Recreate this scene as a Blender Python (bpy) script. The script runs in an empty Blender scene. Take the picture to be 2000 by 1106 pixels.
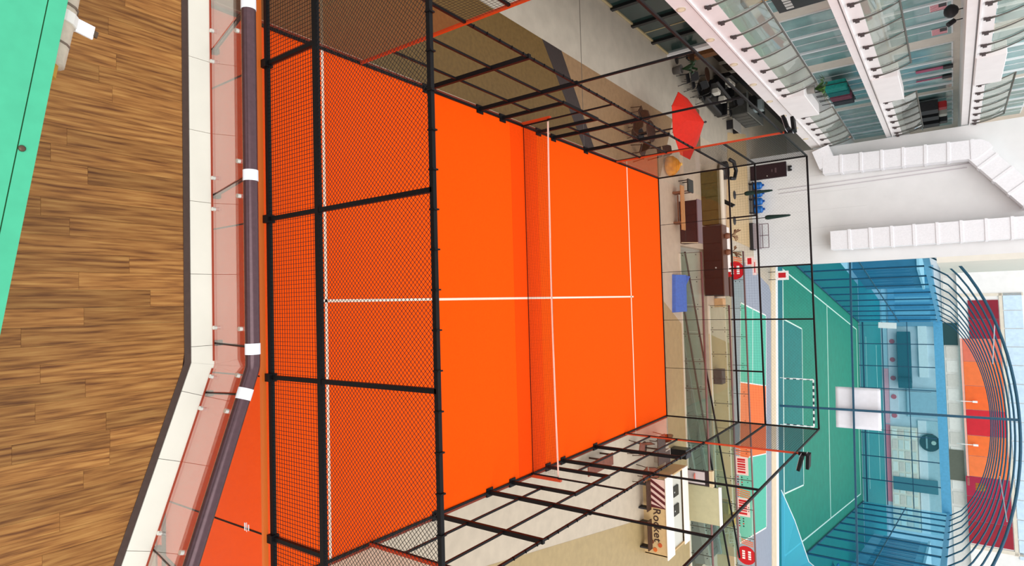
import bpy, math, random
from mathutils import Vector, Matrix
random.seed(7)
S = bpy.context.scene
COL = S.collection
# ------------------------------------------------------------------ camera (phone held sideways, looking down over the atrium)
cam = bpy.data.cameras.new('camera'); camo = bpy.data.objects.new('camera', cam); COL.objects.link(camo)
R0 = Vector((0.0272004, 0.5876050, 0.8086906)); R1 = Vector((0.9990205, 0.0122669, -0.0425154)); R2 = Vector((-0.0349024, 0.8090549, -0.5866958))
m = Matrix.Identity(4)
for i in range(3):
    m[i][0] = R0[i]; m[i][1] = -R1[i]; m[i][2] = -R2[i]
m.translation = Vector((0.16342, -4.4241, 9.93755))
camo.matrix_world = m
cam.sensor_fit = 'HORIZONTAL'; cam.sensor_width = 36.0; cam.lens = 1186.464 * 36.0 / 2000.0
cam.clip_start = 0.05; cam.clip_end = 600
S.camera = camo
# ------------------------------------------------------------------ world, exposure
W = bpy.data.worlds.new('world'); S.world = W; W.use_nodes = True
bg = W.node_tree.nodes['Background']; bg.inputs[0].default_value = (0.97, 0.98, 1.0, 1); bg.inputs[1].default_value = 1.08
sun = bpy.data.lights.new('sun', 'SUN'); sun.energy = 2.0; sun.angle = math.radians(60); sun.color = (1, .985, .96)
suno = bpy.data.objects.new('sun', sun); COL.objects.link(suno); suno.rotation_euler = (math.radians(38), math.radians(24), 0); suno.location = (0, 0, 30)
S.view_settings.view_transform = 'Standard'; S.view_settings.look = 'None'; S.view_settings.gamma = 1
S.view_settings.use_curve_mapping = False; S.view_settings.exposure = -0.05
try: S.cycles.transparent_max_bounces = 40
except Exception: pass

# ------------------------------------------------------------------ materials
def lin(c):
    return tuple(((v/255)/12.92 if v/255 <= .04045 else ((v/255+.055)/1.055)**2.4) for v in c)
MATS = {}
def M(name, c, rough=.6, noise=0.0, scale=6.0, metal=0.0, spec=.4, bump=0.0, stretch=(1,1,1)):
    if name in MATS: return MATS[name]
    mt = bpy.data.materials.new(name); mt.use_nodes = True; nt = mt.node_tree; b = nt.nodes['Principled BSDF']
    col = lin(c)
    b.inputs['Roughness'].default_value = rough; b.inputs['Metallic'].default_value = metal
    b.inputs['Specular IOR Level'].default_value = spec
    b.inputs['Base Color'].default_value = (*col, 1)
    if noise > 0:
        tc = nt.nodes.new('ShaderNodeTexCoord'); mp = nt.nodes.new('ShaderNodeMapping'); nz = nt.nodes.new('ShaderNodeTexNoise')
        mp.inputs['Scale'].default_value = stretch
        nz.inputs['Scale'].default_value = scale; nz.inputs['Detail'].default_value = 6
        cr = nt.nodes.new('ShaderNodeValToRGB')
        cr.color_ramp.elements[0].position = .3; cr.color_ramp.elements[1].position = .7
        cr.color_ramp.elements[0].color = (*[max(0, v*(1-noise)) for v in col], 1)
        cr.color_ramp.elements[1].color = (*[min(1, v*(1+noise)) for v in col], 1)
        nt.links.new(tc.outputs['Object'], mp.inputs[0]); nt.links.new(mp.outputs[0], nz.inputs['Vector'])
        nt.links.new(nz.outputs['Fac'], cr.inputs[0]); nt.links.new(cr.outputs[0], b.inputs['Base Color'])
        if bump > 0:
            bp = nt.nodes.new('ShaderNodeBump'); bp.inputs['Strength'].default_value = bump; bp.inputs['Distance'].default_value = .01
            nt.links.new(nz.outputs['Fac'], bp.inputs['Height']); nt.links.new(bp.outputs[0], b.inputs['Normal'])
    MATS[name] = mt; return mt
def GLASS(name, tint, ior=1.5, boost=1.0, haze=0.0, hcol=(200,200,200)):
    if name in MATS: return MATS[name]
    mt = bpy.data.materials.new(name); mt.use_nodes = True; nt = mt.node_tree; nt.nodes.clear()
    out = nt.nodes.new('ShaderNodeOutputMaterial'); tr = nt.nodes.new('ShaderNodeBsdfTransparent'); gl = nt.nodes.new('ShaderNodeBsdfGlossy')
    gl.inputs['Roughness'].default_value = .02; tr.inputs[0].default_value = (*lin(tint), 1)
    # Schlick reflectance, the same on both faces of the sheet
    ge = nt.nodes.new('ShaderNodeNewGeometry'); dt = nt.nodes.new('ShaderNodeVectorMath'); dt.operation = 'DOT_PRODUCT'
    nt.links.new(ge.outputs['Incoming'], dt.inputs[0]); nt.links.new(ge.outputs['Normal'], dt.inputs[1])
    def MA(op, a, b=None, clamp=False):
        q = nt.nodes.new('ShaderNodeMath'); q.operation = op; q.use_clamp = clamp
        for i, w in enumerate((a, b)):
            if w is None: continue
            if isinstance(w, (int, float)): q.inputs[i].default_value = w
            else: nt.links.new(w, q.inputs[i])
        return q.outputs[0]
    r0 = ((ior-1)/(ior+1))**2
    c5 = MA('POWER', MA('SUBTRACT', 1.0, MA('ABSOLUTE', dt.outputs['Value']), True), 5.0)
    fac = MA('MULTIPLY', MA('ADD', MA('MULTIPLY', c5, 1-r0), r0), boost, True)
    mx = nt.nodes.new('ShaderNodeMixShader'); nt.links.new(fac, mx.inputs[0])
    nt.links.new(tr.outputs[0], mx.inputs[1]); nt.links.new(gl.outputs[0], mx.inputs[2]); last = mx
    if haze > 0:
        df = nt.nodes.new('ShaderNodeBsdfDiffuse'); df.inputs[0].default_value = (*lin(hcol), 1)
        m2 = nt.nodes.new('ShaderNodeMixShader'); m2.inputs[0].default_value = haze
        nt.links.new(mx.outputs[0], m2.inputs[1]); nt.links.new(df.outputs[0], m2.inputs[2]); last = m2
    nt.links.new(last.outputs[0], out.inputs[0]); MATS[name] = mt; return mt
def NET(name, tcol, dcol, fac):
    if name in MATS: return MATS[name]
    mt = bpy.data.materials.new(name); mt.use_nodes = True; nt = mt.node_tree; nt.nodes.clear()
    out = nt.nodes.new('ShaderNodeOutputMaterial'); tr = nt.nodes.new('ShaderNodeBsdfTransparent'); df = nt.nodes.new('ShaderNodeBsdfDiffuse')
    tr.inputs[0].default_value = (*lin(tcol), 1); df.inputs[0].default_value = (*lin(dcol), 1)
    tl = nt.nodes.new('ShaderNodeBsdfTranslucent'); tl.inputs[0].default_value = (*lin(dcol), 1)
    ad = nt.nodes.new('ShaderNodeMixShader'); ad.inputs[0].default_value = .5
    mx = nt.nodes.new('ShaderNodeMixShader'); mx.inputs[0].default_value = fac
    nt.links.new(df.outputs[0], ad.inputs[1]); nt.links.new(tl.outputs[0], ad.inputs[2])
    nt.links.new(tr.outputs[0], mx.inputs[1]); nt.links.new(ad.outputs[0], mx.inputs[2]); nt.links.new(mx.outputs[0], out.inputs[0])
    MATS[name] = mt; return mt
def WOODV(name, c1, c2, c3, axis=1):
    if name in MATS: return MATS[name]
    mt = bpy.data.materials.new(name); mt.use_nodes = True; nt = mt.node_tree; b = nt.nodes['Principled BSDF']
    b.inputs['Roughness'].default_value = .42; b.inputs['Specular IOR Level'].default_value = .3
    tc = nt.nodes.new('ShaderNodeTexCoord'); mp = nt.nodes.new('ShaderNodeMapping'); nz = nt.nodes.new('ShaderNodeTexNoise')
    oi = nt.nodes.new('ShaderNodeObjectInfo')
    mp.inputs['Scale'].default_value = (26, 1.5, 10) if axis == 1 else (1.5, 26, 10)
    va = nt.nodes.new('ShaderNodeVectorMath'); va.operation = 'ADD'
    sc = nt.nodes.new('ShaderNodeVectorMath'); sc.operation = 'SCALE'; sc.inputs[3].default_value = 40
    cb = nt.nodes.new('ShaderNodeCombineXYZ'); nt.links.new(oi.outputs['Random'], cb.inputs[0]); nt.links.new(oi.outputs['Random'], cb.inputs[1])
    nt.links.new(cb.outputs[0], sc.inputs[0]); nt.links.new(tc.outputs['Object'], mp.inputs[0])
    nt.links.new(mp.outputs[0], va.inputs[0]); nt.links.new(sc.outputs[0], va.inputs[1])
    nz.inputs['Scale'].default_value = 1.6; nz.inputs['Detail'].default_value = 5; nt.links.new(va.outputs[0], nz.inputs['Vector'])
    cr = nt.nodes.new('ShaderNodeValToRGB'); e = cr.color_ramp.elements
    e[0].position = .3; e[0].color = (*lin(c1), 1); e[1].position = .72; e[1].color = (*lin(c3), 1)
    n = e.new(.5); n.color = (*lin(c2), 1)
    nt.links.new(nz.outputs['Fac'], cr.inputs[0])
    hs = nt.nodes.new('ShaderNodeHueSaturation'); mr = nt.nodes.new('ShaderNodeMapRange'); mr.inputs[3].default_value = .74; mr.inputs[4].default_value = 1.14
    nt.links.new(oi.outputs['Random'], mr.inputs[0]); nt.links.new(mr.outputs[0], hs.inputs['Value']); nt.links.new(cr.outputs[0], hs.inputs['Color'])
    nt.links.new(hs.outputs[0], b.inputs['Base Color']); MATS[name] = mt; return mt

BLACK = M('black_steel', (13,11,13), .5, .15, 20, spec=.2)
ORANGE_S = M('orange_steel', (186,60,18), .4, .08, 8)
WHITE = M('white_paint', (244,242,240), .5, .02, 3)
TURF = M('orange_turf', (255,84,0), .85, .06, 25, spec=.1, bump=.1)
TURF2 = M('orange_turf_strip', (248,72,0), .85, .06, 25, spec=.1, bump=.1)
LINE = M('line_white', (255,226,206), .7, .04, 30)

# ------------------------------------------------------------------ geometry helpers
class G:
    def __init__(s): s.v = []; s.f = []
    def add(s, vs, fs):
        n = len(s.v); s.v += [tuple(p) for p in vs]; s.f += [tuple(i+n for i in f) for f in fs]; return s
    def box(s, x0, x1, y0, y1, z0, z1):
        return s.add([(x0,y0,z0),(x1,y0,z0),(x1,y1,z0),(x0,y1,z0),(x0,y0,z1),(x1,y0,z1),(x1,y1,z1),(x0,y1,z1)],
                     [(0,3,2,1),(4,5,6,7),(0,1,5,4),(1,2,6,5),(2,3,7,6),(3,0,4,7)])
    def bbox(s, x0, x1, y0, y1, z0, z1, b=.02):   # chamfered top box
        p = lambda i, z: [(x0+i,y0+i,z),(x1-i,y0+i,z),(x1-i,y1-i,z),(x0+i,y1-i,z)]
        vs = p(b*.5, z0)+p(0, z0+b)+p(0, z1-b)+p(b, z1)
        fs = [(3,2,1,0),(12,13,14,15)]
        for k in range(3):
            for i in range(4): fs.append((k*4+i, k*4+(i+1)%4, k*4+4+(i+1)%4, k*4+4+i))
        return s.add(vs, fs)
    def bar(s, a, b, w, h=None, up=(0,0,1)):      # rectangular bar from a to b
        h = w if h is None else h; a = Vector(a); b = Vector(b); d = (b-a).normalized(); u = Vector(up)
        if abs(d.dot(u)) > .95: u = Vector((0,1,0))
        r = d.cross(u).normalized(); t = r.cross(d).normalized(); r *= w/2; t *= h/2
        return s.add([a-r-t,a+r-t,a+r+t,a-r+t,b-r-t,b+r-t,b+r+t,b-r+t],[(0,3,2,1),(4,5,6,7),(0,1,5,4),(1,2,6,5),(2,3,7,6),(3,0,4,7)])
    def tube(s, pts, r, n=8, cap=True):
        pts = [Vector(p) for p in pts]; rs = r if isinstance(r, (list, tuple)) else [r]*len(pts); n0 = len(s.v)
        for i, p in enumerate(pts):
            d = (pts[min(i+1,len(pts)-1)]-pts[max(i-1,0)]).normalized()
            u = Vector((0,0,1)) if abs(d.z) < .9 else Vector((0,1,0))
            a = d.cross(u).normalized(); b = a.cross(d).normalized()
            for k in range(n):
                t = 2*math.pi*k/n; s.v.append(tuple(p+rs[i]*(math.cos(t)*a+math.sin(t)*b)))
        for i in range(len(pts)-1):
            for k in range(n):
                s.f.append((n0+i*n+k, n0+i*n+(k+1)%n, n0+(i+1)*n+(k+1)%n, n0+(i+1)*n+k))
        if cap:
            s.f.append(tuple(n0+k for k in range(n))[::-1]); s.f.append(tuple(n0+(len(pts)-1)*n+k for k in range(n)))
        return s
    def prism(s, poly, z0, z1):
        n = len(poly); vs = [(x,y,z0) for x,y in poly]+[(x,y,z1) for x,y in poly]
        fs = [tuple(range(n))[::-1], tuple(range(n,2*n))]+[(i,(i+1)%n,n+(i+1)%n,n+i) for i in range(n)]
        return s.add(vs, fs)
    def lathe(s, prof, c=(0,0,0), n=12):
        n0 = len(s.v)
        for r, z in prof:
            for k in range(n):
                t = 2*math.pi*k/n; s.v.append((c[0]+r*math.cos(t), c[1]+r*math.sin(t), c[2]+z))
        for i in range(len(prof)-1):
            for k in range(n): s.f.append((n0+i*n+k, n0+i*n+(k+1)%n, n0+(i+1)*n+(k+1)%n, n0+(i+1)*n+k))
        s.f.append(tuple(n0+k for k in range(n))[::-1]); s.f.append(tuple(n0+(len(prof)-1)*n+k for k in range(n)))
        return s
    def build(s, name, mat, parent=None, smooth=False, local=False):
        me = bpy.data.meshes.new(name)
        vs = s.v
        if parent is not None and not local:
            mw = parent['_mw'] if False else WM(parent)
            inv = mw.inverted(); vs = [tuple(inv @ Vector(p)) for p in vs]
        me.from_pydata(vs, [], s.f); me.update(); me.validate()
        if smooth:
            for p in me.polygons: p.use_smooth = True
        me.materials.append(mat)
        o = bpy.data.objects.new(name, me); COL.objects.link(o)
        if parent is not None: o.parent = parent
        return o
def WM(o):
    mt = o.matrix_basis.copy()
    return WM(o.parent) @ mt if o.parent else mt
def tag(o, label, cat, group=None, kind=None):
    o['label'] = label
    if cat: o['category'] = cat
    if group: o['group'] = group
    if kind: o['kind'] = kind
    return o
def thing(name, label, cat, loc=(0,0,0), rz=0, group=None):
    o = bpy.data.objects.new(name, None); COL.objects.link(o); o.location = loc; o.rotation_euler = (0,0,rz); o.empty_display_size = .2
    return tag(o, label, cat, group)
def struct(o, label=None):
    o['kind'] = 'structure'
    if label: o['label'] = label; 
    return o
def dup(root, loc, rz=0, label=None, group=None):
    def cp(o, par):
        c = o.copy(); COL.objects.link(c); c.parent = par
        for ch in list(o.children): cp(ch, c)
        return c
    r = cp(root, None); r.location = loc; r.rotation_euler = (0,0,rz)
    if label: r['label'] = label
    if group: r['group'] = group
    return r
def B(name, mat, x0, x1, y0, y1, z0, z1, parent=None, b=0, local=False):
    g = G()
    g.bbox(x0,x1,y0,y1,z0,z1,b) if b else g.box(x0,x1,y0,y1,z0,z1)
    return g.build(name, mat, parent, local=local)
def stuff(o): o['kind'] = 'stuff'; return o

# ================================================================== GROUND LEVEL
CREAM = M('cream_terrazzo', (192,177,156), .45, .07, 3, bump=.02)
LIGHT = M('light_terrazzo', (184,174,158), .4, .08, 2)
OLIVE = M('olive_brown_terrazzo', (106,82,44), .5, .14, 9)
TAN = M('tan_brown_terrazzo', (146,116,84), .45, .10, 6)
DARKS = M('dark_stone_band', (58,50,48), .4, .12, 10)
KHAKI = M('khaki_terrazzo', (170,147,104), .5, .08, 4)
GREYF = M('grey_sports_floor', (150,155,168), .6, .05, 4)
g = G()
g.box(-14, 18, -6, 22.4, -.3, 0); g.box(-14, -2.3, 22.4, 25.8, -.3, 0); g.box(12.5, 18, 22.4, 25.8, -.3, 0); g.box(-14, 30, 25.8, 46.5, -.3, 0)
floor = struct(g.build('floor', CREAM), 'pale terrazzo ground floor around the courts')
B('floor_inlay', LIGHT, -14, -8.0, -6, 35, 0, .004, floor)
B('floor_inlay', OLIVE, -8.0, -5.12, -6, 13.9, 0, .004, floor)
G().prism([(-8,11.75),(-5.12,13.9),(-5.12,20.3),(-8,22.0)],0,.005).build('floor_inlay', TAN, floor)
G().prism([(-8,11.2),(-5.12,13.62),(-5.12,14.45),(-8,12.35)],0,.008).build('floor_inlay', DARKS, floor)
B('floor_joint', M('joint_dark',(96,88,80)), -14, -5.12, 13.64, 13.67, 0, .010, floor)
G().prism([(18,-6),(18,22.35),(9.3,22.35),(8.9,19.8),(8.36,16.65),(6.83,7.85),(4.6,-6)],0,.004).build('floor_inlay', KHAKI, floor)
G().prism([(.2,20.15),(8.5,20.15),(9.3,22.35),(1.35,22.35)],0,.005).build('floor_inlay', KHAKI, floor)
G().prism([(1.9,25.85),(18,25.85),(18,29.2),(2.6,29.2)],0,.005).build('floor_inlay', KHAKI, floor)
# court turf
g = G(); g.box(-5.1,5.1,-.1,20.1,0,.012); court = struct(g.build('floor', M('turf_base',(120,40,10))), 'orange artificial turf of the padel court')
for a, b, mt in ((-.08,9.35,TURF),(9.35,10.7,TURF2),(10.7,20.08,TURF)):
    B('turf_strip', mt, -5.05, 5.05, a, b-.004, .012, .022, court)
for x0,x1,y0,y1 in ((-5.0,5.0,3.02,3.08),(-5.0,5.0,16.92,16.98),(-.028,.028,2.85,17.15)):
    B('court_line', LINE, x0,x1,y0,y1,.022,.0255,court)
# ================================================================== PADEL CAGE
cage = thing('padel_cage', 'black steel padel cage with glass ends around the orange court', 'cage', (0,10,0))
PG = GLASS('court_glass', (250,246,244), 1.45, .55)
WIRE = M('black_wire', (20,18,18), .5)
Z3, Z4, Z6 = 2.95, 3.95, 5.79
def wires(y, z0, z1, kind, w, x0=-5, x1=5, sp=.05):
    g = G()
    if kind == 'sq':
        n = int((x1-x0)/sp)
        for i in range(1, n): x = x0+i*sp; g.bar((x,y,z0),(x,y,z1),w)
        for i in range(1, int((z1-z0)/sp)+1):
            z = z0+i*sp
            if z < z1: g.bar((x0,y,z),(x1,y,z),w)
    else:
        h = z1-z0; n = int((x1-x0+h)/sp)
        for i in range(n):
            s0 = x0-h+i*sp
            for sg in (1,-1):
                a, b = s0, s0+h; za, zb = z0, z1
                if a < x0: za += x0-a; a = x0
                if b > x1: zb -= b-x1; b = x1
                if b-a < .02: continue
                if sg < 0: a, b = x0+x1-a, x0+x1-b
                g.bar((a,y,za),(b,y,zb),w)
    return g
for y, sg in ((0,-1),(20,1)):
    near = y == 0
    for i in range(5):
        x = -5+2*i; pn = B('glass_pane', PG, x+.01, x+1.99, y-.006, y+.006, .03, Z3-.03, cage)
        if near and i == 3:
            B('etched_mark', WHITE, 2.927, 3.027, -.0085, -.006, 2.296, 2.326, pn); B('etched_mark', WHITE, 2.917, 3.037, -.0085, -.006, 2.346, 2.358, pn); B('etched_mark', WHITE, 2.937, 3.017, -.0085, -.006, 2.386, 2.411, pn)
    for x in (-3,-1,1,3): B('pane_gasket', BLACK, x-.009, x+.009, y-.008, y+.008, .03, Z3-.03, cage)
    for x in (-5,-3,-1,1,3,5):
        top = Z6 if x in (-5,-1,1,5) else Z4
        g = G(); g.bar((x,y,Z3-.12 if abs(x)<5 else 0),(x,y,top),.052 if near else .055,.05); g.build('post', BLACK, cage)
        if near: B('clamp', BLACK, x-.05, x+.05, y-.06, y+.05, Z3-.06, Z3+.05, cage)
    for z, w in ((Z3,.055),(Z4,.064),(Z6,.05)):
        if not near and z != Z3: w = .06
        g = G(); g.bar((-5,y,z),(5,y,z),w); g.build('rail', BLACK, cage)
    if near: B('glass_top_channel', M('orange_channel',(226,112,40),.4), -5,5,-.10,-.04,Z3-.10,Z3-.055,cage)
    g = G(); g.bar((-5,y,.03),(5,y,.03),.05); g.build('base_rail', BLACK, cage)
    stuff(wires(y, Z3, Z4, 'sq', .0046 if near else .0018, sp=.05 if near else .1).build('wire_mesh', WIRE, cage))
    stuff(wires(y, Z4, Z6, 'di', .0040 if near else .0016, sp=.058 if near else .12).build('wire_mesh', WIRE, cage))
    # small tie clips along the top rail
    for i in range(25 if near else 0):
        x = -4.8+i*.4; B('tie_clip', BLACK, x-.008, x+.008, y-.036, y+.036, Z6-.03, Z6+.045, cage)
for x in (-5,5):
    def bar(name, a, b, w, mt, h=None): 
        g = G(); g.bar(a,b,w,h); return g.build(name, mt, cage)
    for y0 in (0,2,16,18): B('glass_pane', PG, x-.006, x+.006, y0+.01, y0+1.99, .03, Z3-.03, cage)
    for y in (4,16): bar('corner_post', (x,y,0),(x,y,Z6+.15), .055, ORANGE_S)
    for y in (4,16): bar('glass_edge_trim', (x+(-.035 if y==4 else -.035),y+(.03 if y==4 else -.03),0),(x-.035,y+(.03 if y==4 else -.03),Z3), .025, BLACK)
    for y in (6,13.72): bar('post', (x,y,0),(x,y,3.0), .10, BLACK, .08)
    for y in (8,11.65): bar('post', (x,y,0),(x,y,3.0), .10, BLACK, .08); bar('post', (x,y,3.0),(x,y,Z6), .05, BLACK)
    for y in (9.0,10.8): bar('post', (x,y,0),(x,y,2.0), .09, BLACK, .07)
    for y in (6,8,9,10.8,11.65,13.72): B('post_foot', BLACK, x-.11, x+.11, y-.13, y+.13, 0, .05, cage)
    for z in (1.0,2.0):
        bar('rail', (x,4,z),(x,9,z), .045, BLACK); bar('rail', (x,10.8,z),(x,16,z), .045, BLACK)
    bar('door_lintel', (x,8.95,2.0),(x,10.85,2.0), .08, BLACK)
    bar('door_strut', (x,9.95,0.9),(x,9.95,3.0), .04, BLACK)
    bar('rail', (x,0,Z3),(x,20,Z3), .05, BLACK); bar('rail', (x,0,Z6),(x,20,Z6), .05, BLACK); bar('base_rail', (x,0,.03),(x,20,.03), .06, BLACK)
    for y0 in (0,16):
        bar('rail', (x,y0,Z4),(x,y0+4,Z4), .05, BLACK)
        g = G()
        for i in range(1, 56):
            yy = y0+i*.072; g.bar((x,yy,Z3),(x,yy,Z6), .006 if y0 else .004)
        for i in range(1, 40): g.bar((x,y0,Z3+i*.072),(x,y0+4,Z3+i*.072), .006 if y0 else .004)
        stuff(g.build('wire_mesh', WIRE, cage))
    for i in range(30):
        y = 4.2+i*.4; B('tie_clip', BLACK, x-.03, x+.03, y-.008, y+.008, Z3-.02, Z3+.04, cage)
# floodlights on the far orange posts
for x, lab in ((-5,'black twin floodlight on the far cage post beside the white galleries'),(5,'black twin floodlight on the far cage post in front of the green pitch')):
    t = thing('floodlight', lab, 'floodlight', (x,16,Z6+.1))
    s = 1 if x > 0 else -1
    B('bracket', BLACK, x-.05, x+.05, 15.95, 16.05, Z6+.08, Z6+.3, t)
    for k in (0,1):
        g = G(); y = 15.8+.32*k; g.bar((x+s*.02,y,Z6+.22+.12*k),(x+s*.45,y+.05,Z6+.1+.2*k), .34, .09); h = g.build('lamp_head', BLACK, t)
        g = G(); g.bar((x-s*.01,y,Z6+.17+.12*k),(x+s*.42,y+.05,Z6+.05+.2*k), .28, .012); g.build('lens', M('lens',(200,200,205),.2), h)
# net
net = thing('padel_net', 'dark mesh net with white tape across the orange court', 'net', (0,10,.022))
g = G()
for i in range(0, 221): x = -4.95+i*.045; g.bar((x,10,.03),(x,10,.86), .0035)
for i in range(19): g.bar((-4.95,10,.05+i*.045),(4.95,10,.05+i*.045), .0035)
stuff(g.build('mesh', M('net_cord',(60,16,8)), net))
g = G()
for i in range(20):
    x0 = -4.97+i*.497; sg = lambda x: .885-.05*(1-(x/5)**2)
    g.bar((x0,10,sg(x0)),(x0+.5,10,sg(x0+.5)), .018, .042)
g.build('white_tape', M('tape_white',(236,206,190)), net)
g = G(); g.bar((-4.97,10,.04),(4.97,10,.04), .015); g.build('bottom_cable', BLACK, net)
for s in (-1,1):
    g = G(); g.bar((s*5.06,10,.0),(s*5.06,10,.97), .09); p = g.build('net_post', ORANGE_S, net)
    g = G(); g.bar((s*4.98,9.93,.02),(s*4.98,9.93,.92), .035); g.build('tension_bar', BLACK, net)

# ================================================================== NEAR GALLERY FLOOR (one storey below the viewer)
F = 4.5
def lerp(a,b,t): return a+(b-a)*t
CORN_IN = (.60,-1.76); CORN_OUT = (.62,-1.56)
dirA = Vector((1.5,-.54)).normalized()            # direction of the angled edge
nrmA = Vector((-dirA.y, dirA.x))                  # pointing outwards (towards the court)
def edge_in(x):  return -1.76 if x <= .6 else -1.76+(x-.6)*dirA.y/dirA.x
slab = struct(G().prism([(-6,-9),(-6,-1.55),(.62,-1.55),(.62+6*dirA.x,-1.55+6*dirA.y),(6.2,-9)],F-.5,F-.03).build('floor', M('slab_concrete',(190,186,180))), 'timber plank floor of the near gallery')
WOOD = WOODV('oak_plank', (104,60,28), (164,110,56), (196,144,80))
pw = .138; off = [random.uniform(0,1.25) for _ in range(60)]
i = 0; x = -4.0
for i in range(52):
    x0 = -3.9+i*pw; x1 = x0+pw-.0015
    if x0 > 3.1: break
    y = -4.9-off[i]
    while y < edge_in(x0):
        L = random.choice((.62,.9,1.2,1.22)); y1 = y+L
        if y1 > edge_in(x1)-.3: y1 = 9
        ea, eb = edge_in(x0)-.055, edge_in(x1)-.055
        a = min(y1-.0015, ea); b = min(y1-.0015, eb)
        if a > -4.6 and b > y+.02 and a > y+.02:
            cx, cy = (x0+x1)/2, y
            gg = G().prism([(x0-cx,0),(x1-cx,0),(x1-cx,b-cy),(x0-cx,a-cy)],-.03,random.uniform(-.0006,.0006))
            o = gg.build('plank', WOOD, None, local=True); o.location = (cx,cy,F); o.parent = slab
        y = y1
# dark edge trim and white tiles
TRIM = M('dark_bronze_trim',(74,56,50),.4,.1,20)
def strip(name, mt, d0, d1, z0, z1, ts, parent, shift=0):
    pass
def off_pt(x_or_s, d, seg):
    if seg == 0: return (x_or_s, -1.76+d)
    c = Vector((.6,-1.76)); p = c+dirA*x_or_s+nrmA*d
    return (p.x,p.y)
half = math.tan((math.pi-math.acos(max(-1,min(1,dirA.x))))/2)
def mitre(d):  # corner point at offset d
    ang = math.atan2(-dirA.y, dirA.x); return (.6+d*math.tan(ang/2), -1.76+d)
for d0,d1,zt in ((-.055,0,.006),):
    G().prism([(-6,-1.76+d0),mitre(d0),off_pt(6,d0,1),off_pt(6,d1,1),mitre(d1),(-6,-1.76+d1)],F-.03,F+zt).build('edge_trim', TRIM, slab)
TILE = M('white_tile',(242,238,226),.3,.03,3)
js = [-6,-5.4,-4.75,-4.08,-3.43,-2.78,-2.13,-1.47,-.83,-.18,.46]
for a,b in zip(js, js[1:]): B('tile', TILE, a+.002, b-.002, -1.757, -1.555, F-.03, F+.012, slab)
G().prism([(.462,-1.757),(mitre(.003)[0]-.001,-1.757),(mitre(.205)[0]-.001,-1.555),(.462,-1.555)],F-.03,F+.012).build('tile', TILE, slab)
ss = [0,.25,.82,1.54,2.2,2.85,3.5,4.2]
for k,(a,b) in enumerate(zip(ss, ss[1:])):
    p0 = mitre(.003) if k == 0 else off_pt(a+.002,.003,1); p3 = mitre(.205) if k == 0 else off_pt(a+.002,.205,1)
    G().prism([p0, off_pt(b-.002,.003,1), off_pt(b-.002,.205,1), p3],F-.03,F+.012).build('tile', TILE, slab)
# leaning glass balustrade
BG = GLASS('balustrade_glass', (250,246,242), 1.5, 1.3)
bal = thing('glass_balustrade', 'leaning glass balustrade with plum handrail at the timber gallery edge', 'balustrade', (0,-1.6,F))
RAILM = M('plum_handrail', (84,58,64), .2, .12, 30, metal=.35, spec=.6)
TAPE = M('white_tape_wrap', (236,238,244), .5)
STEEL = M('stainless', (235,235,230), .2, metal=.6)
def lean(s, d, z, seg):   # point on the leaning glass plane; z height above floor
    return Vector((*off_pt(s, .208+d-.255*z, seg), F+z))
def pane(s0, s1, seg, m0=None, m1=None):
    vs = []
    for s,mi in ((s0,m0),(s1,m1)):
        for z in (.02,1.0):
            for d in (-.006,.006):
                dd = .208+d-.255*z
                p = mitre(dd) if mi else off_pt(s, dd, seg)
                vs.append((p[0],p[1],F+z))
    gg = G().add(vs, [(0,2,3,1),(4,5,7,6),(0,1,5,4),(2,6,7,3),(0,4,6,2),(1,3,7,5)])
    return gg.build('glass_pane', BG, bal)
seams0 = [-4.92,-3.58,-2.24,-.90,.44]; seams1 = [.22,1.52,2.86]
for a,b in zip(seams0, seams0[1:]): pane(a+.008,b-.008,0)
pane(.448,.6,0,None,True); pane(0,.212,1,True,None); pane(.228,1.512,1); pane(1.528,2.852,1)
for seg, seams in ((0,seams0),(1,seams1)):
    for s in seams:
        g = G(); g.bar(lean(s,.02,-.05,seg), lean(s,.02,1.06,seg), .014, .03, up=(0,1,0)); g.build('post', BLACK, bal)
        g = G(); a = lean(s,.02,.0,seg); g.box(a.x-.025,a.x+.025,a.y-.02,a.y+.03,F+.005,F+.06); g.build('shoe', BLACK, bal)
        g = G(); g.bar(lean(s,.02,1.02,seg), lean(s,0,1.10,seg), .05, .03); g.build('rail_bracket', BLACK, bal)
        for ds in (-.14,.14):
            for z in (.12,.86):
                a = lean(s+ds,-.008,z,seg); b = lean(s+ds,-.035,z,seg)
                if seg == 0 and s+ds > .55: continue
                g = G(); g.tube([a,b], .018, 10); g.build('glass_bolt', STEEL, bal)
    g = G()
    if seg == 0: g.bar(lean(-4.9,0,1.0,0),lean(.55,0,1.0,0),.022,.012); g.bar(lean(-4.9,-.008,.015,0),lean(.6,-.008,.015,0),.012,.014)
    else: g.bar(lean(.05,0,1.0,1),lean(2.86,0,1.0,1),.022,.012); g.bar(lean(.0,-.008,.015,1),lean(2.86,-.008,.015,1),.012,.014)
    g.build('glass_edge_strip', M('edge_reflection_red',(168,62,34),.5), bal)  # orange reflected in the glass edge, painted in as solid rust red strips
zr = 1.10
pts = [lean(-5.2,0,zr,0)]+[lean(t,0,zr,0) for t in (-3,-1,.2,.40)]
c0 = Vector((*mitre(.208-.255*zr),F+zr))
pts += [c0*.75+lean(.40,0,zr,0)*.25, c0*.9+lean(.40,0,zr,0)*.05+lean(.12,0,zr,1)*.05, c0*.75+lean(.12,0,zr,1)*.25]+[lean(t,0,zr,1) for t in (.12,1,2,2.9)]
rl = G().tube(pts,.054,16).build('handrail', RAILM, bal, smooth=True)
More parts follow.
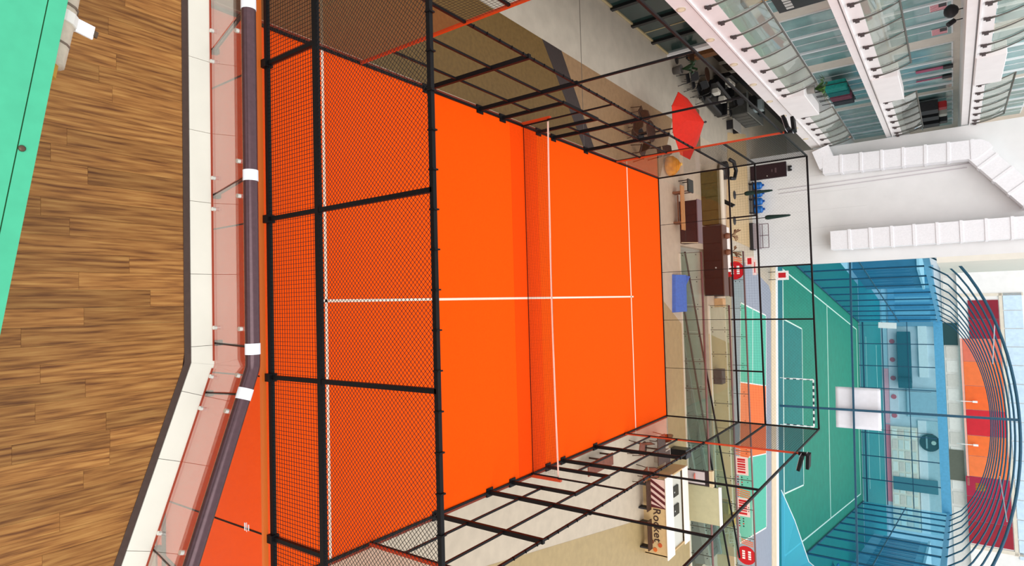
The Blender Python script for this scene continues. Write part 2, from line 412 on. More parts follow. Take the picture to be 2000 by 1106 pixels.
for seg, ss_ in ((0,(-2.24,-.90,.43)),(1,(.22,1.52))):
    for s in ss_:
        s_ = s+(.02 if seg==0 else 0)
        g = G(); g.tube([lean(s_-.042,0,zr,seg), lean(s_+.042,0,zr,seg)], .0565, 16); g.build('tape_band', TAPE, rl, smooth=False)
# green kiosk roof with a rolled blind
GREEN = M('mint_green_panel', (72,184,142), .55, .05, 12)
ed = Vector((1.69,-.27)).normalized(); en = Vector((ed.y,-ed.x))  # en points back (towards -Y)
if en.y > 0: en = -en
Z = 6.3
def rp(s,d): 
    p = Vector((-.65,-3.38))+ed*s+en*d; return (p.x,p.y)
roof = thing('kiosk_roof', 'mint green panel roof of the kiosk standing on the timber gallery', 'roof', (rp(0,.6)[0],rp(0,.6)[1],F))
G().prism([rp(-2.2,.082),rp(2.6,.082),rp(2.6,1.6),rp(-2.2,1.6)],Z-.03,Z).build('roof_panel', GREEN, roof)
G().prism([rp(-2.2,0),rp(2.6,0),rp(2.6,.076),rp(-2.2,.076)],Z-.05,Z-.002).build('edge_board', GREEN, roof)
g = G(); p = rp(0,.062); g.lathe([(.016,0),(.016,.006),(.010,.010),(.002,.011)],(p[0],p[1],Z-.002),12); g.build('screw', M('screw_brown',(96,78,62),.4,metal=.5), roof, smooth=True)
for s in (-2.0,2.4):
    p = rp(s,.2); G().bar((p[0],p[1],F),(p[0],p[1],Z-.05),.08).build('post', GREEN, roof)
    p = rp(s,1.5); G().bar((p[0],p[1],F),(p[0],p[1],Z-.05),.08).build('post', GREEN, roof)
CANV = M('beige_canvas',(206,192,172),.8,.08,30,bump=.3)
roll = thing('rolled_blind', 'rolled beige canvas blind tied under the edge of the green roof', 'blind', (*rp(-.9,-.03),Z-.2))
a = Vector((*rp(-2.2,-.02),Z-.18)); b = Vector((*rp(-.54,-.015),Z-.2))
G().tube([a, a.lerp(b,.3), a.lerp(b,.6), a.lerp(b,.86), b],[.085,.085,.08,.083,.078],14).build('canvas_roll', CANV, roll, smooth=True)
for t in (.42,.63,.80,.93):
    q = a.lerp(b,t); d = (b-a).normalized()*.006; G().tube([q-d,q+d],.0885 if t<.9 else .083,14).build('cord', M('cord_dark',(120,104,90)), roll)
q = a.lerp(b,.84); d = (b-a).normalized()
G().tube([q-d*.03,q+d*.03],.094,14).build('tie_band', M('tie_white',(240,236,228)), roll)
qq = q+Vector((.02,.13,.03)); G().bar(qq+Vector((0,-.05,0)),qq+Vector((.015,.035,-.01)),.075,.012).build('label_tag', M('tag_white',(248,248,250)), roll)
G().bar(qq+Vector((.015,.035,-.01)),qq+Vector((.02,.055,-.012)),.035,.014).build('tag_clip', M('screw_brown',(96,78,62)), roll)
G().tube([b,b+(b-a).normalized()*.07],.05,12).build('inner_tube', M('amber_tube',(196,150,62)), roll)
#@@PART2
# ================================================================== LEFT GALLERIES
XE = -8.55; XS = -10.8
FASC = M('gallery_white',(240,236,236),.5,.03,2)
BEIGE = M('beige_wall',(214,204,192),.6,.04,3)
TEAL = M('teal_shop_glass',(122,160,160),.12,.22,1.2,spec=.6)
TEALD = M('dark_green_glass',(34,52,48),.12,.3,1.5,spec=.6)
BGL = GLASS('gallery_glass',(238,244,238),1.5,1.6,.05,(214,222,214))
MULL = M('mullion_white',(236,238,240),.5)
DBR = M('bracket_brown',(72,62,62),.5)
POSTM = M('gallery_post',(92,90,84),.4,.1,20)
winno = [0]
def level(zb, zg, zt, zk, ztop, which, floor_lab):
    sl = struct(B('floor', FASC, -14, XE-.07, 4, 46, zb, zt-.05), floor_lab)
    B('fascia_board', FASC, XE-.07, XE, 4, 35, zb, zg-.03, sl); B('fascia_groove', M('groove_grey',(150,146,146)), XE-.07, XE-.03, 4, 35, zg-.03, zg+.02, sl)
    B('fascia_board', FASC, XE-.07, XE-.01, 4, 35, zg+.02, zt, sl); B('drip_ledge', FASC, XE-.02, XE+.05, 4, 35, zg+.02, zg+.07, sl)
    if which == 1:
        for i in range(9):
            y = 10.5+i*2.72; g = G(); g.tube([(XE-.01,y,zb+.17),(XE+.025,y,zb+.17)],.14,14); rg = g.build('lamp_rim', M('lamp_beige',(206,192,168)), sl)
            g = G(); g.tube([(XE+.02,y,zb+.17),(XE+.03,y,zb+.17)],.10,14); g.build('lamp_disc', M('lamp_warm',(238,226,196)), rg)
    B('planter_block', FASC, XE-.45, XE+.10, 23.85, 27.45, zg+.05, zt+.5, sl, b=.02)
    for a, b, nm in ((0,23.7,'the near stretch'),(27.6,35,'the far stretch')):
        lab = 'curved-post glass balustrade on the %s white gallery, %s' % (('first','second','third')[which-1], 'before its solid parapet block' if a == 0 else 'beyond its solid parapet block')
        t = thing('gallery_balustrade', lab, 'balustrade', (XE,(a+b)/2,zk), group='gallery balustrades on the white wing')
        y = 13.56-1.3*6 if a == 0 else 27.75
        ys = []
        while y < b-.1: ys.append(y); y += 1.3
        if a == 0: ys.append(23.6)
        else: ys.append(34.9)
        H = ztop-zk
        def pp(k, y): return (XE+.03-.04*k*H-.22*k*k*H/1.2, y, zk+k*H)
        for y in ys:
            if y < 8 : continue
            g = G(); g.tube([pp(k/5,y) for k in range(6)],[.032,.03,.028,.026,.024,.022],6); p = g.build('post', POSTM, t, smooth=True)
            g = G(); g.box(XE-.02,XE+.10,y-.045,y+.045,zk-.06,zk+.06); g.box(XE,XE+.06,y-.09,y+.02,zk-.12,zk-.05); g.build('bracket', DBR, p)
        for y0, y1 in zip(ys, ys[1:]):
            if y1 < 8.2: continue
            vs = []; n = 5
            for k in range(n+1):
                q = pp(.18+.80*k/n, 0)
                for yy in (y0+.05, y1-.05):
                    for d in (-.025,-.035): vs.append((q[0]+d, yy, q[2]))
            fs = []
            for k in range(n):
                o = k*4; fs += [(o,o+2,o+6,o+4),(o+1,o+5,o+7,o+3)]
            fs += [(0,1,3,2),(n*4,n*4+2,n*4+3,n*4+1)]
            G().add(vs,fs).build('glass_pane', BGL, t)
        g = G(); q0 = pp(1,max(ys[0],8)); q1 = pp(1,ys[-1]); g.tube([q0,q1],.03,8); g.build('top_rail', POSTM, t, smooth=True)
    return sl
lv1 = level(3.52, 4.02, 4.65, 4.42, 5.67, 1, 'first white gallery slab on the left wing')
lv2 = level(7.30, 7.56, 8.05, 7.85, 9.00, 2, 'second white gallery slab on the left wing')
lv3 = level(10.65, 10.95, 11.4, 11.21, 12.4, 3, 'third white gallery slab on the left wing')
# shop fronts of the galleries
wl = struct(B('wall_left', BEIGE, -14, XS-.1, 4, 46, 3.52, 16), 'beige shop wall behind the white galleries')
def shopfront(z0, z1, y0, y1, glass, wid=1.02, label=''):
    winno[0] += 1
    fr = G(); w = struct(B('window_%d' % winno[0], MULL, XS-.1, XS-.04, y0, y1, z0, z1), label)
    n = max(1, round((y1-y0)/wid)); d = (y1-y0)/n
    for i in range(n):
        B('pane', glass, XS-.06, XS-.02, y0+i*d+.03, y0+(i+1)*d-.03, z0+.08, z1-.06, w)
        if i: B('mullion', MULL, XS-.04, XS+(.06 if i % 2 == 0 else 0), y0+i*d-(.07 if i % 2 == 0 else .02), y0+i*d+(.07 if i % 2 == 0 else .02), z0, z1, w)
for (a,b) in ((8,13.4),(14.2,20.4),(21.5,27.3),(28.5,35.6),(36.4,44.5)):
    shopfront(4.7, 7.2, a, b, TEAL, label='teal glazed shop front on the first gallery'); shopfront(8.1, 10.4, a, b, TEAL, label='teal glazed shop front on the second gallery'); shopfront(11.5, 13.8, a, b, TEAL, label='glazed shop front on the third gallery')
# coloured items in the gallery shop fronts
RED = M('poster_red',(206,84,104),.5); WHT = M('poster_white',(242,232,232)); MAG = M('banner_magenta',(178,84,116)); DRK = M('item_dark',(34,32,36),.5,.2,10)
for y, lab in ((23.9,'red striped poster nearest the solid parapet, high in the second gallery window'),(26.6,'red striped poster under a dark panel in the second gallery window')):
    t = thing('striped_poster', lab, 'poster', (XS+.04,y,9.7))
    B('backing', WHT, XS+.0, XS+.02, y-.34, y+.34, 9.66, 10.22, t)
    for k in range(6): B('stripe', RED, XS+.02, XS+.026, y-.32+k*.115, y-.32+k*.115+.06, 9.68, 10.2, t)
    B('dark_panel', DRK, XS+.02, XS+.03, y-.33, y+.02, 9.95, 10.2, t)
for y, z, lab in ((31.6,9.0,'magenta banner with a black foot on the second gallery shop front'),(33.2,8.95,'narrow pink banner beside the magenta one on the second gallery')):
    t = thing('shop_banner', lab, 'banner', (XS+.05,y,z))
    B('cloth', MAG, XS+.02, XS+.05, y-(.18 if y<32 else .08), y+(.18 if y<32 else .08), z-.1, z+1.0, t); B('weight', DRK, XS+.02, XS+.09, y-.22, y+.22, z+1.0, z+1.4, t)
t = thing('ball_lamp', 'black ball lamp hanging under the third gallery', 'lamp', (-9.9,22.3,10.2))
g = G(); g.lathe([(.02,-.22),(.12,-.2),(.21,-.1),(.24,0),(.21,.1),(.12,.2),(.03,.23)],(-9.9,22.3,10.3),14); g.build('ball', DRK, t, smooth=True)
G().tube([(-9.9,22.3,10.5),(-9.9,22.3,10.66)],.02,6).build('stem', DRK, t)
t = thing('track_spot', 'black spotlight beside the ball lamp under the third gallery', 'lamp', (-9.9,23.3,10.5))
G().tube([(-9.9,23.3,10.4),(-9.75,23.2,10.2)],.09,10).build('head', DRK, t); G().tube([(-9.9,23.3,10.4),(-9.9,23.3,10.66)],.02,6).build('stem', DRK, t)
PINKS = M('sign_pink',(170,96,120),.5); LET = M('sign_letter',(226,220,216),.5)
t = thing('shop_sign','dark shop sign with a pink field and pale lettering on the first gallery','sign',(XS+.1,19.0,5.2))
B('panel',M('sign_charcoal',(44,44,46),.4,.15,6),XS+.0,XS+.09,17.6,20.35,5.0,6.7,t); B('pink_field',PINKS,XS+.09,XS+.10,17.7,18.8,5.6,6.5,t)
for k,(y,w,z) in enumerate(((18.95,.16,5.3),(19.2,.22,5.3),(19.5,.14,5.3),(19.72,.2,5.3),(20.0,.16,5.3),(18.0,.3,5.25),(18.45,.25,5.25))): B('lettering_block',LET,XS+.09,XS+.105,y,y+w,z,z+.26,t)
t = thing('gallery_pillar','tan timber pillar beside the dark shop sign on the first gallery','pillar',(-9.9,16.6,4.6)); B('shaft',M('pillar_tan',(196,152,104),.5,.12,6),-10.1,-9.7,16.4,16.8,4.6,7.3,t); B('base',M('pillar_base',(150,110,76)),-10.14,-9.66,16.36,16.84,4.6,4.75,t)
for k,(y,lab,c) in enumerate(((37.2,'dark display with a red top behind the far rail of the second gallery',(190,40,44)),(38.8,'dark display with a pale top behind the far rail of the second gallery',(214,206,196)),(40.6,'plain dark display deepest along the second gallery',(60,60,64)))):
    t = thing('shop_display',lab,'display',(XS+.5,y,8.0)); B('body',DRK,XS+.2,XS+.75,y-.45,y+.45,8.0,9.7,t,b=.02); B('top_item',M('disp%d'%k,c,.5),XS+.3,XS+.65,y-.3,y+.3,9.7,10.1,t,b=.04); B('shelf',M('disp_shelf',(150,160,160)),XS+.75,XS+.85,y-.45,y+.45,8.8,8.85,t)
# green plant on the first parapet block
LEAF = M('leaf_green',(58,104,34),.5,.3,15); LEAFD = M('leaf_dark',(30,60,28),.5,.3,15)
def plant(name, label, c, h, rad, n, mt=LEAF, pot=(150,146,140), potr=.18, poth=.3):
    t = thing(name, label, 'plant', c)
    G().lathe([(potr*.8,0),(potr,poth*.9),(potr*1.05,poth),(potr*.9,poth),(potr*.88,poth*.95)],c,12).build('pot', M('pot_%d%d%d'%pot,pot,.6,.1,10), t, smooth=True)
    rnd = random.Random(hash(label) % 1000)
    for i in range(n):
        a = 2*math.pi*i/n+rnd.uniform(-.2,.2); L = rad*rnd.uniform(.7,1.1); hh = h*rnd.uniform(.6,1)
        base = Vector((c[0],c[1],c[2]+poth)); d = Vector((math.cos(a),math.sin(a),0)); sd = Vector((-d.y,d.x,0))
        p = [base, base+d*L*.4+Vector((0,0,hh*.8)), base+d*L*.75+Vector((0,0,hh)), base+d*L+Vector((0,0,hh*.75))]
        wd = [.015,.055,.05,.004]; vs = []
        for q,w in zip(p,wd): vs += [tuple(q-sd*w), tuple(q+sd*w), tuple(q+Vector((0,0,-.012)))]
        fs = []
        for k in range(3):
            o = k*3; fs += [(o,o+1,o+4,o+3),(o+1,o+2,o+5,o+4),(o+2,o,o+3,o+5)]
        G().add(vs,fs).build('leaf', mt if i % 3 else LEAFD, t)
    return t
plant('potted_plant','leafy green pot plant on the parapet block of the first gallery',(-8.8,24.5,5.15),.5,.6,16)
# clothes and goods behind the far first gallery rail
for k,(y,c) in enumerate(((29.2,(26,140,132)),(30.0,(20,110,112)),(30.9,(120,66,84)),(31.8,(60,64,72)))):
    t = thing('clothes_rack', 'rack of %s garments behind the first gallery rail' % ('bright teal','deep teal','dull pink','charcoal')[k], 'clothes rack', (-10.2,y,4.6))
    G().bar((-10.2,y-.35,6.2),(-10.2,y+.35,6.2),.03).build('bar', DRK, t)
    for s in (-.35,.35): G().bar((-10.2,y+s,4.6),(-10.2,y+s,6.2),.03).build('upright', DRK, t)
    for j in range(5): B('garment', M('garm%d'%k,c,.8,.2,10), -10.4, -10.0, y-.3+j*.13, y-.22+j*.13, 5.2, 6.15, t, b=.03)
we = struct(B('wall_gallery_end', BEIGE, -14, -7.9, 46, 46.3, 0, 16), 'beige wall closing the far end of the galleries')
# ================================================================== WHITE BACK WALL WITH DUCTS
wb = struct(B('wall_back', M('wall_white_panel',(226,226,226),.55,.03,1.5), -8.5, -1.72, 35, 35.4, 0, 17), 'white panel wall beyond the court')
for i in range(1,7): B('panel_joint', M('joint_pale',(206,206,206)), -9+i*1.03, -9+i*1.03+.012, 34.995, 35.0, 0, 6.2, wb)
wb2 = struct(B('wall_end', M('wall_cream',(228,224,212),.6,.03,2), -1.72, -1.42, 35, 58, 9.3, 17), 'cream upper wall running back beside the arched cage')
DUCT = M('white_duct_wrap',(238,238,242),.55,.04,14,bump=.15)
def duct(label, segs, w, d):
    t = thing('air_duct', label, 'duct', tuple(segs[0]))
    for k_, (a, b) in enumerate(zip(segs, segs[1:])):
        d -= .02*k_
        a = Vector(a); b = Vector(b); n = max(1, round((b-a).length/.98)); 
        for i in range(n):
            p = a.lerp(b,i/n); q = a.lerp(b,(i+1)/n)
            G().bar(p, q, w, d, up=(0,1,0)).build('duct_section', DUCT, t)
            dd = (q-p).normalized()*.13
            G().bar(q-dd, q, w+.07, d+.07, up=(0,1,0)).build('flange', DUCT, t)
    return t
duct('white wrapped duct that bends aside high on the wall', [(-7.3,34.5,4.2),(-7.05,34.5,11.1),(-4.1,34.5,13.35)], .95, .8)
G().bar((-8.3,34.5,4.1),(-7.25,34.5,4.45),.9,.78,up=(0,1,0)).build('elbow', DUCT, [o for o in COL.objects if o.name=='air_duct'][0])
g = G(); q_ = [(-7.53,10.95),(-6.57,10.95),(-6.52,11.0),(-6.55,11.2),(-7.05,11.85),(-7.3,11.7),(-7.5,11.4)]; n_ = len(q_)
g.add([(x,34.07,z) for x,z in q_]+[(x,34.93,z) for x,z in q_],[tuple(range(n_)),tuple(range(n_,2*n_))[::-1]]+[(i,n_+i,n_+(i+1)%n_,(i+1)%n_) for i in range(n_)]); g.build('elbow', DUCT, [o for o in COL.objects if o.name=='air_duct'][0])
duct('straight white wrapped duct with an open square end', [(-2.95,34.4,4.45),(-2.9,34.4,15.5)], 1.05, .9)
for x0,x1,z0,z1,lab in ((-6.35,-6.5,1.6,11,'thin grey conduit nearest the bent duct'),(-6.1,-6.3,1.6,10.8,'thin grey conduit running beside the green parasol')):
    o = G().tube([(x0,34.97,z0),(x1,34.97,z1)],.018,6).build('wall_conduit', M('conduit_grey',(196,190,196)), None); tag(o, lab, 'conduit')
# dark door, bottles, closed umbrellas, rack along the white wall
d1 = struct(B('door_1', M('door_frame_dark',(44,28,34)), -8.02, -7.12, 34.93, 35.0, 0, 2.1), 'dark maroon door in the white wall')
B('leaf', M('door_maroon',(38,16,24),.45,.2,12), -7.96, -7.18, 34.90, 34.94, .03, 2.05, d1)
G().tube([(-7.28,34.86,1.0),(-7.28,34.91,1.0)],.03,8).build('handle', STEEL, d1)
B('window_slot', M('door_line',(84,62,66)), -7.72, -7.42, 34.885, 34.90, 1.45, 1.55, d1); B('window_slot', M('door_line',(84,62,66)), -7.66, -7.5, 34.885, 34.90, 1.25, 1.32, d1)
t = thing('door_lamp', 'small dark emergency lamp above the maroon door', 'lamp', (-7.55,34.9,2.2))
B('body', DRK, -7.72,-7.40,34.85,34.97,2.2,2.32,t,b=.01)
for s in (-.1,.1): G().lathe([(.03,0),(.07,.03),(.06,.09),(.01,.1)],(-7.56+s,34.88,2.32),8).build('spot', DRK, t)
BLU = M('water_blue',(28,100,176),.25,.2,8); BLUD = M('cap_blue',(16,74,150),.4)
bench_ = thing('drink_shelf', 'low dark shelf under the blue bottles at the white wall', 'shelf', (-5.9,34.55,0))
B('top', DRK, -6.95,-4.95,34.3,34.85,.22,.28,bench_)
for x in (-6.85,-5.9,-5.05): B('leg', DRK, x-.03,x+.03,34.35,34.8,0,.22,bench_)
for k in range(4):
    x = -6.7+k*.49; t = thing('water_bottle', ('leftmost blue water bottle, next to the maroon door','second blue water bottle from the maroon door','third blue water bottle from the maroon door','rightmost blue water bottle on the low shelf')[k], 'bottle', (x,34.57,.28), group='blue water bottles on the shelf')
    G().lathe([(.20,0),(.23,.03),(.23,.3),(.21,.33),(.23,.36),(.2,.44),(.08,.5)],(x,34.57,.28),14).build('body', BLU, t, smooth=True)
    G().lathe([(.07,.5),(.075,.58),(.02,.6)],(x,34.57,.28),10).build('cap', BLUD, t, smooth=True)
def closed_umbrella(lab, x, y, z0, z1, h0, tilt=0):
    t = thing('closed_parasol', lab, 'parasol', (x,y,0))
    G().lathe([(.25,0),(.25,.05),(.06,.07),(.03,.1)],(x,y,0),14).build('base', DRK, t)
    G().tube([(x,y,.05),(x+tilt,y,h0+.2)],.022,8).build('pole', DRK, t)
    G().tube([(x+tilt,y,h0),(x+tilt,y,h0+.12),(x+tilt,y,z1-.25),(x+tilt,y,z1-.05),(x+tilt,y,z1)],[.09,.13,.07,.05,.02],10).build('folded_canopy', M('dark_green_canvas',(14,44,38),.7,.15,20), t, smooth=True)
closed_umbrella('closed dark green parasol standing before the blue bottles', -5.75, 31.2, 0, 2.1, .6)
closed_umbrella('closed dark green parasol standing right of the blue bottles', -4.25, 31.0, 0, 3.0, 1.7)
t = thing('serving_cart', 'grey serving cart with wire frames beside the white wall', 'cart', (-3.6,34.4,0))
B('plinth', DRK, -4.4,-2.75,34.1,34.7,0,.22,t); B('shelf', M('cart_grey',(150,140,146),.4), -4.35,-2.8,34.15,34.65,.22,.55,t)
for x in (-4.3,-3.6,-2.85): G().bar((x,34.4,.55),(x,34.4,1.05),.035).build('upright', M('cart_plum',(96,70,78)), t)
for z in (.7,1.05): G().bar((-4.3,34.4,z),(-2.85,34.4,z),.035).build('rail', M('cart_plum',(96,70,78)), t)
# ================================================================== GROUND LEVEL UNDER THE GALLERIES
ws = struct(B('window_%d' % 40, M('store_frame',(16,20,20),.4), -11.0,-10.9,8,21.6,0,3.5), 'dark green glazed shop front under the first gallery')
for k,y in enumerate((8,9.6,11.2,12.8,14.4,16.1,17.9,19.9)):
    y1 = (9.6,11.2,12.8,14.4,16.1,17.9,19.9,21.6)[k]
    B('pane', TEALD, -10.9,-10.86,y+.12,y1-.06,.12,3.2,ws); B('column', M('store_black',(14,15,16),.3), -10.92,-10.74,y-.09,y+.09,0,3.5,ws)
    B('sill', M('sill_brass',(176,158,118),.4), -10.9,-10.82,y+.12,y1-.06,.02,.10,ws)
    if k in (4,6): B('mullion', M('sill_brass',(176,158,118),.4), -10.88,-10.84,(y+y1)/2,(y+y1)/2+.04,.12,3.2,ws)
wp = struct(B('wall_partition', WHITE, -13,-10.75,21.6,21.95,0,3.5), 'white partition at the end of the dark shop front')
# dark cafe interior wall with white uprights
wc = struct(B('wall_cafe', M('cafe_brown',(58,46,38),.6,.3,4), -13.2,-12.9,21.95,46,0,3.5), 'dark wall of the open cafe under the gallery')
for y in (24.2,25.9,27.6,29.3,31): B('upright', M('upright_cream',(214,204,188)), -12.9,-12.78,y,y+.16,0,3.5,wc)
for k,y in enumerate((23,25,26.7,28.5,30.2)): B('shelf_panel', M('shelf_brown%d'%(k%2),((92,66,44),(120,96,74))[k%2],.5,.2,8), -12.9,-12.7,y+.2,y+1.0,1.2,2.6,wc)
def make_chair(name, label, mt, legm, s=1.0, group=None):
    t = thing(name, label, 'chair', (0,0,0), group=group)
    G().bbox(-.22,.22,-.22,.22,.43,.47,.015).build('seat', mt, t, local=True)
    G().tube([(-.2,.2,.5),(-.21,.25,.75),(-.15,.26,.86),(.15,.26,.86),(.21,.25,.75),(.2,.2,.5)],.016,6).build('back_frame', legm, t, local=True)
    G().add([(-.19,.2,.52),(.19,.2,.52),(.19,.26,.84),(-.19,.26,.84),(-.19,.22,.52),(.19,.22,.52),(.19,.28,.84),(-.19,.28,.84)],[(0,3,2,1),(4,5,6,7),(0,1,5,4),(1,2,6,5),(2,3,7,6),(3,0,4,7)]).build('backrest', mt, t, local=True)
    for sx in (-1,1):
        for sy in (-1,1): G().tube([(sx*.19,sy*.19,.43),(sx*.23,sy*.24,0)],.016,6).build('leg', legm, t, local=True)
    return t
def make_table(name, label, mt, legm, w=.35, round_=True, h=.73):
    t = thing(name, label, 'table', (0,0,0))
    if round_: G().lathe([(w,0),(w+.01,.015),(w,.03)],(0,0,h-.03),18).build('top', mt, t, local=True)
    else: G().bbox(-w*1.5,w*1.5,-w,w,h-.04,h,.01).build('top', mt, t, local=True)
    G().tube([(0,0,.02),(0,0,h-.03)],.03,8).build('column', legm, t, local=True)
    G().lathe([(.24,0),(.24,.02),(.04,.05)],(0,0,0),14).build('foot', legm, t, local=True)
    return t
GLOSS = M('black_plastic',(16,16,18),.35,.2,10); LEGG = M('leg_grey',(70,68,66),.4,metal=.4); WENGE = M('dark_wood',(70,44,30),.5,.25,12); OAKB = M('oak_bench',(190,138,88),.5,.15,10,stretch=(1,6,6))
ch = make_chair('cafe_chair','black cafe chair closest to the white partition, light legs',GLOSS,LEGG); ch.location = (-10.05,22.95,0); ch.rotation_euler = (0,0,.4)
for x,y,r,lab in ((-10.0,23.65,2.1,'second black cafe chair beyond the white partition'),(-9.95,24.4,.9,'third black cafe chair beyond the white partition'),(-9.8,25.1,2.6,'black cafe chair just before the black sofa'),(-11.75,23.3,1.2,'black cafe chair deep under the gallery'),(-10.1,29.6,2.2,'black cafe chair in front of the grey counter'),(-10.8,30.5,.5,'black cafe chair between the sofa and the grey counter')):
    dup(ch,(x,y,0),r,lab)
tb = make_table('cafe_table','round dark cafe table near the white partition',WENGE,LEGG); tb.location = (-11.0,22.75,0)
dup(tb,(-10.75,24.95,0),0,'round dark cafe table before the black sofa')
plant('potted_plant','green pot plant beside the white partition',(-10.3,22.3,0),.7,.4,14,LEAFD,(90,84,80),.2,.4)
t = thing('wooden_stand','tall orange-brown wooden stand by the cafe chairs','stand',(-11.6,24.2,0)); B('body',M('stand_brown',(132,86,50),.5,.2,10),-11.8,-11.4,24.0,24.5,.1,1.4,t,b=.02); B('top',WENGE,-11.84,-11.36,23.95,24.55,1.4,1.45,t); B('plinth',DRK,-11.77,-11.43,24.05,24.45,0,.1,t)
def sofa(lab,x,y,rz,L,mt,name='lounge_sofa'):
    t = thing(name,lab,'sofa',(x,y,0),rz)
    G().bbox(-L/2,L/2,-.4,.4,.08,.44,.06).build('seat',mt,t,local=True); G().bbox(-L/2,L/2,.28,.5,.3,.95,.08).build('backrest',mt,t,local=True)
    for s in (-1,1): G().bbox(s*L/2-.1,s*L/2+.1,-.4,.48,.08,.64,.05).build('armrest',mt,t,local=True)
    for s in (-1,1):
        G().bbox(s*L*.2-.2,s*L*.2+.2,.05,.28,.46,.82,.05).build('cushion',M('cushion_pale',(214,208,194),.8),t,local=True)
        for q in (-.33,.33): G().box(s*(L/2-.1)-.03,s*(L/2-.1)+.03,q-.03,q+.03,0,.08).build('foot',LEGG,t,local=True)
    return t
sofa('long black lounge sofa with pale cushions under the first gallery',-10.1,27.0,1.45,2.6,GLOSS)
sofa('shorter black lounge sofa behind the long one',-11.3,28.9,1.6,1.6,GLOSS)
t = thing('cafe_counter','dark grey cafe counter with boxes under the gallery','counter',(-11,32,0)); CGREY = M('counter_grey',(62,62,58),.5,.2,6)
B('body',CGREY,-11.4,-10.3,30.9,34.2,0,1.0,t,b=.02); B('top',M('counter_top',(120,122,118),.4),-11.45,-10.25,30.85,34.25,1.0,1.06,t)
for k in range(5): B('front_panel',M('panel_grey',(80,80,76),.5),-10.3,-10.28,31.0+k*.64,31.56+k*.64,.1,.9,t)
for k,(y,h,c) in enumerate(((31.3,.35,(24,26,26)),(32.2,.5,(170,186,188)),(33.2,.3,(40,50,50)))):
    tag(B('counter_box',M('cbox%d'%k,c,.4),-11.2,-10.6,y-.25,y+.25,1.06,1.06+h,None,b=.02),('black box nearest the chairs on the grey cafe counter','pale blue-grey glass case on the grey cafe counter','low dark box at the far end of the grey cafe counter')[k],'box')
t = thing('cafe_bench','low grey bench in front of the cafe counter','bench',(-9.6,30.8,0)); B('seat',M('bench_grey',(150,146,140),.6),-9.9,-9.3,30.2,31.6,.38,.44,t,b=.01)
for y in (30.3,31.5): B('leg',DRK,-9.85,-9.35,y-.03,y+.03,0,.38,t)
# red parasol with table and brown chairs
PR = M('red_parasol',(208,34,12),.75,.05,8)
px, py = -6.5, 18.3
t = thing('red_parasol','open red parasol over the brown chairs left of the far glass','parasol',(px,py,0))
n = 8; rim = 1.3; zr_, za = 1.85, 2.62
for k in range(n):
    a0 = 2*math.pi*(k+.5)/n; a1 = 2*math.pi*(k+1.5)/n
    p0 = (px+rim*math.cos(a0),py+rim*math.sin(a0),zr_); p1 = (px+rim*math.cos(a1),py+rim*math.sin(a1),zr_); ap = (px,py,za); md = (px+rim*.55*math.cos((a0+a1)/2),py+rim*.55*math.sin((a0+a1)/2),lerp(zr_,za,.47))
    ins = lambda p: (p[0],p[1],p[2]-.02)
    G().add([ap,p0,md,p1,ins(ap),ins(p0),ins(md),ins(p1)],[(0,1,2),(0,2,3),(1,3,2),(4,6,5),(4,7,6),(5,6,7),(0,4,5,1),(1,5,7,3),(3,7,4,0)]).build('canopy_gore',PR,t)
    G().bar((px,py,za-.08),(p0[0],p0[1],p0[2]-.03),.02).build('rib',DRK,t)
G().tube([(px,py,.05),(px,py,za+.08)],.03,8).build('pole',DRK,t); G().lathe([(.02,0),(.05,.03),(.02,.09)],(px,py,za),8).build('finial',DRK,t); G().lathe([(.3,0),(.3,.07),(.05,.1)],(px,py,0),14).build('base',DRK,t)
bc = make_chair('wooden_chair','dark brown wooden chair on the court side of the red parasol',WENGE,WENGE); bc.location = (-5.6,17.5,0); bc.rotation_euler=(0,0,2.6)
dup(bc,(-6.4,16.95,0),2.9,'dark brown wooden chair before the red parasol'); dup(bc,(-7.1,17.5,0),-2.4,'dark brown wooden chair on the left under the red parasol'); dup(bc,(-5.9,19.2,0),.3,'dark brown wooden chair behind the red parasol')
t2 = make_table('wooden_table','dark wooden table under the red parasol',WENGE,WENGE,.42); t2.location = (-6.4,17.75,0)
t = thing('bean_bag','yellow and orange bean bag behind the court corner','bean bag',(-5.7,21.1,0)); G().lathe([(.3,0),(.45,.1),(.42,.3),(.25,.5),(.05,.62)],(-5.7,21.1,0),14).build('bag',M('bag_amber',(244,150,34),.8,.35,5),t,smooth=True); G().lathe([(.06,.6),(.08,.66),(.02,.7)],(-5.7,21.1,0),8).build('knot',M('bag_yellow',(250,206,96)),t)
t = thing('slat_bench','dark slatted bench behind the red parasol','bench',(-7.9,24,0))
for k in range(5): B('slat',M('slat_brown',(120,92,70),.5,.2,9),-8.9,-6.9,23.7+k*.13,23.8+k*.13,.42,.46,t)
for x in (-8.7,-7.1): B('leg',DRK,x-.04,x+.04,23.72,24.3,0,.42,t)
t = thing('dark_armchair','rounded black armchair on the tan floor beyond the slatted bench','armchair',(-6.7,28.6,0)); G().lathe([(.42,.05),(.5,.2),(.5,.42),(.4,.44)],(-6.7,28.6,0),16).build('seat',GLOSS,t,smooth=True)
G().tube([(-7.2,28.4,.65),(-7.15,28.9,.7),(-6.7,29.1,.75),(-6.25,28.9,.7),(-6.2,28.4,.65)],.1,10).build('backrest',GLOSS,t,smooth=True)
for a in range(4): G().tube([(-6.7+.35*math.cos(a*1.57+.78),28.6+.35*math.sin(a*1.57+.78),0),(-6.7+.35*math.cos(a*1.57+.78),28.6+.35*math.sin(a*1.57+.78),.1)],.03,6).build('foot',LEGG,t)
TANF = M('tan_floor_panel',(198,170,128),.5,.08,6)
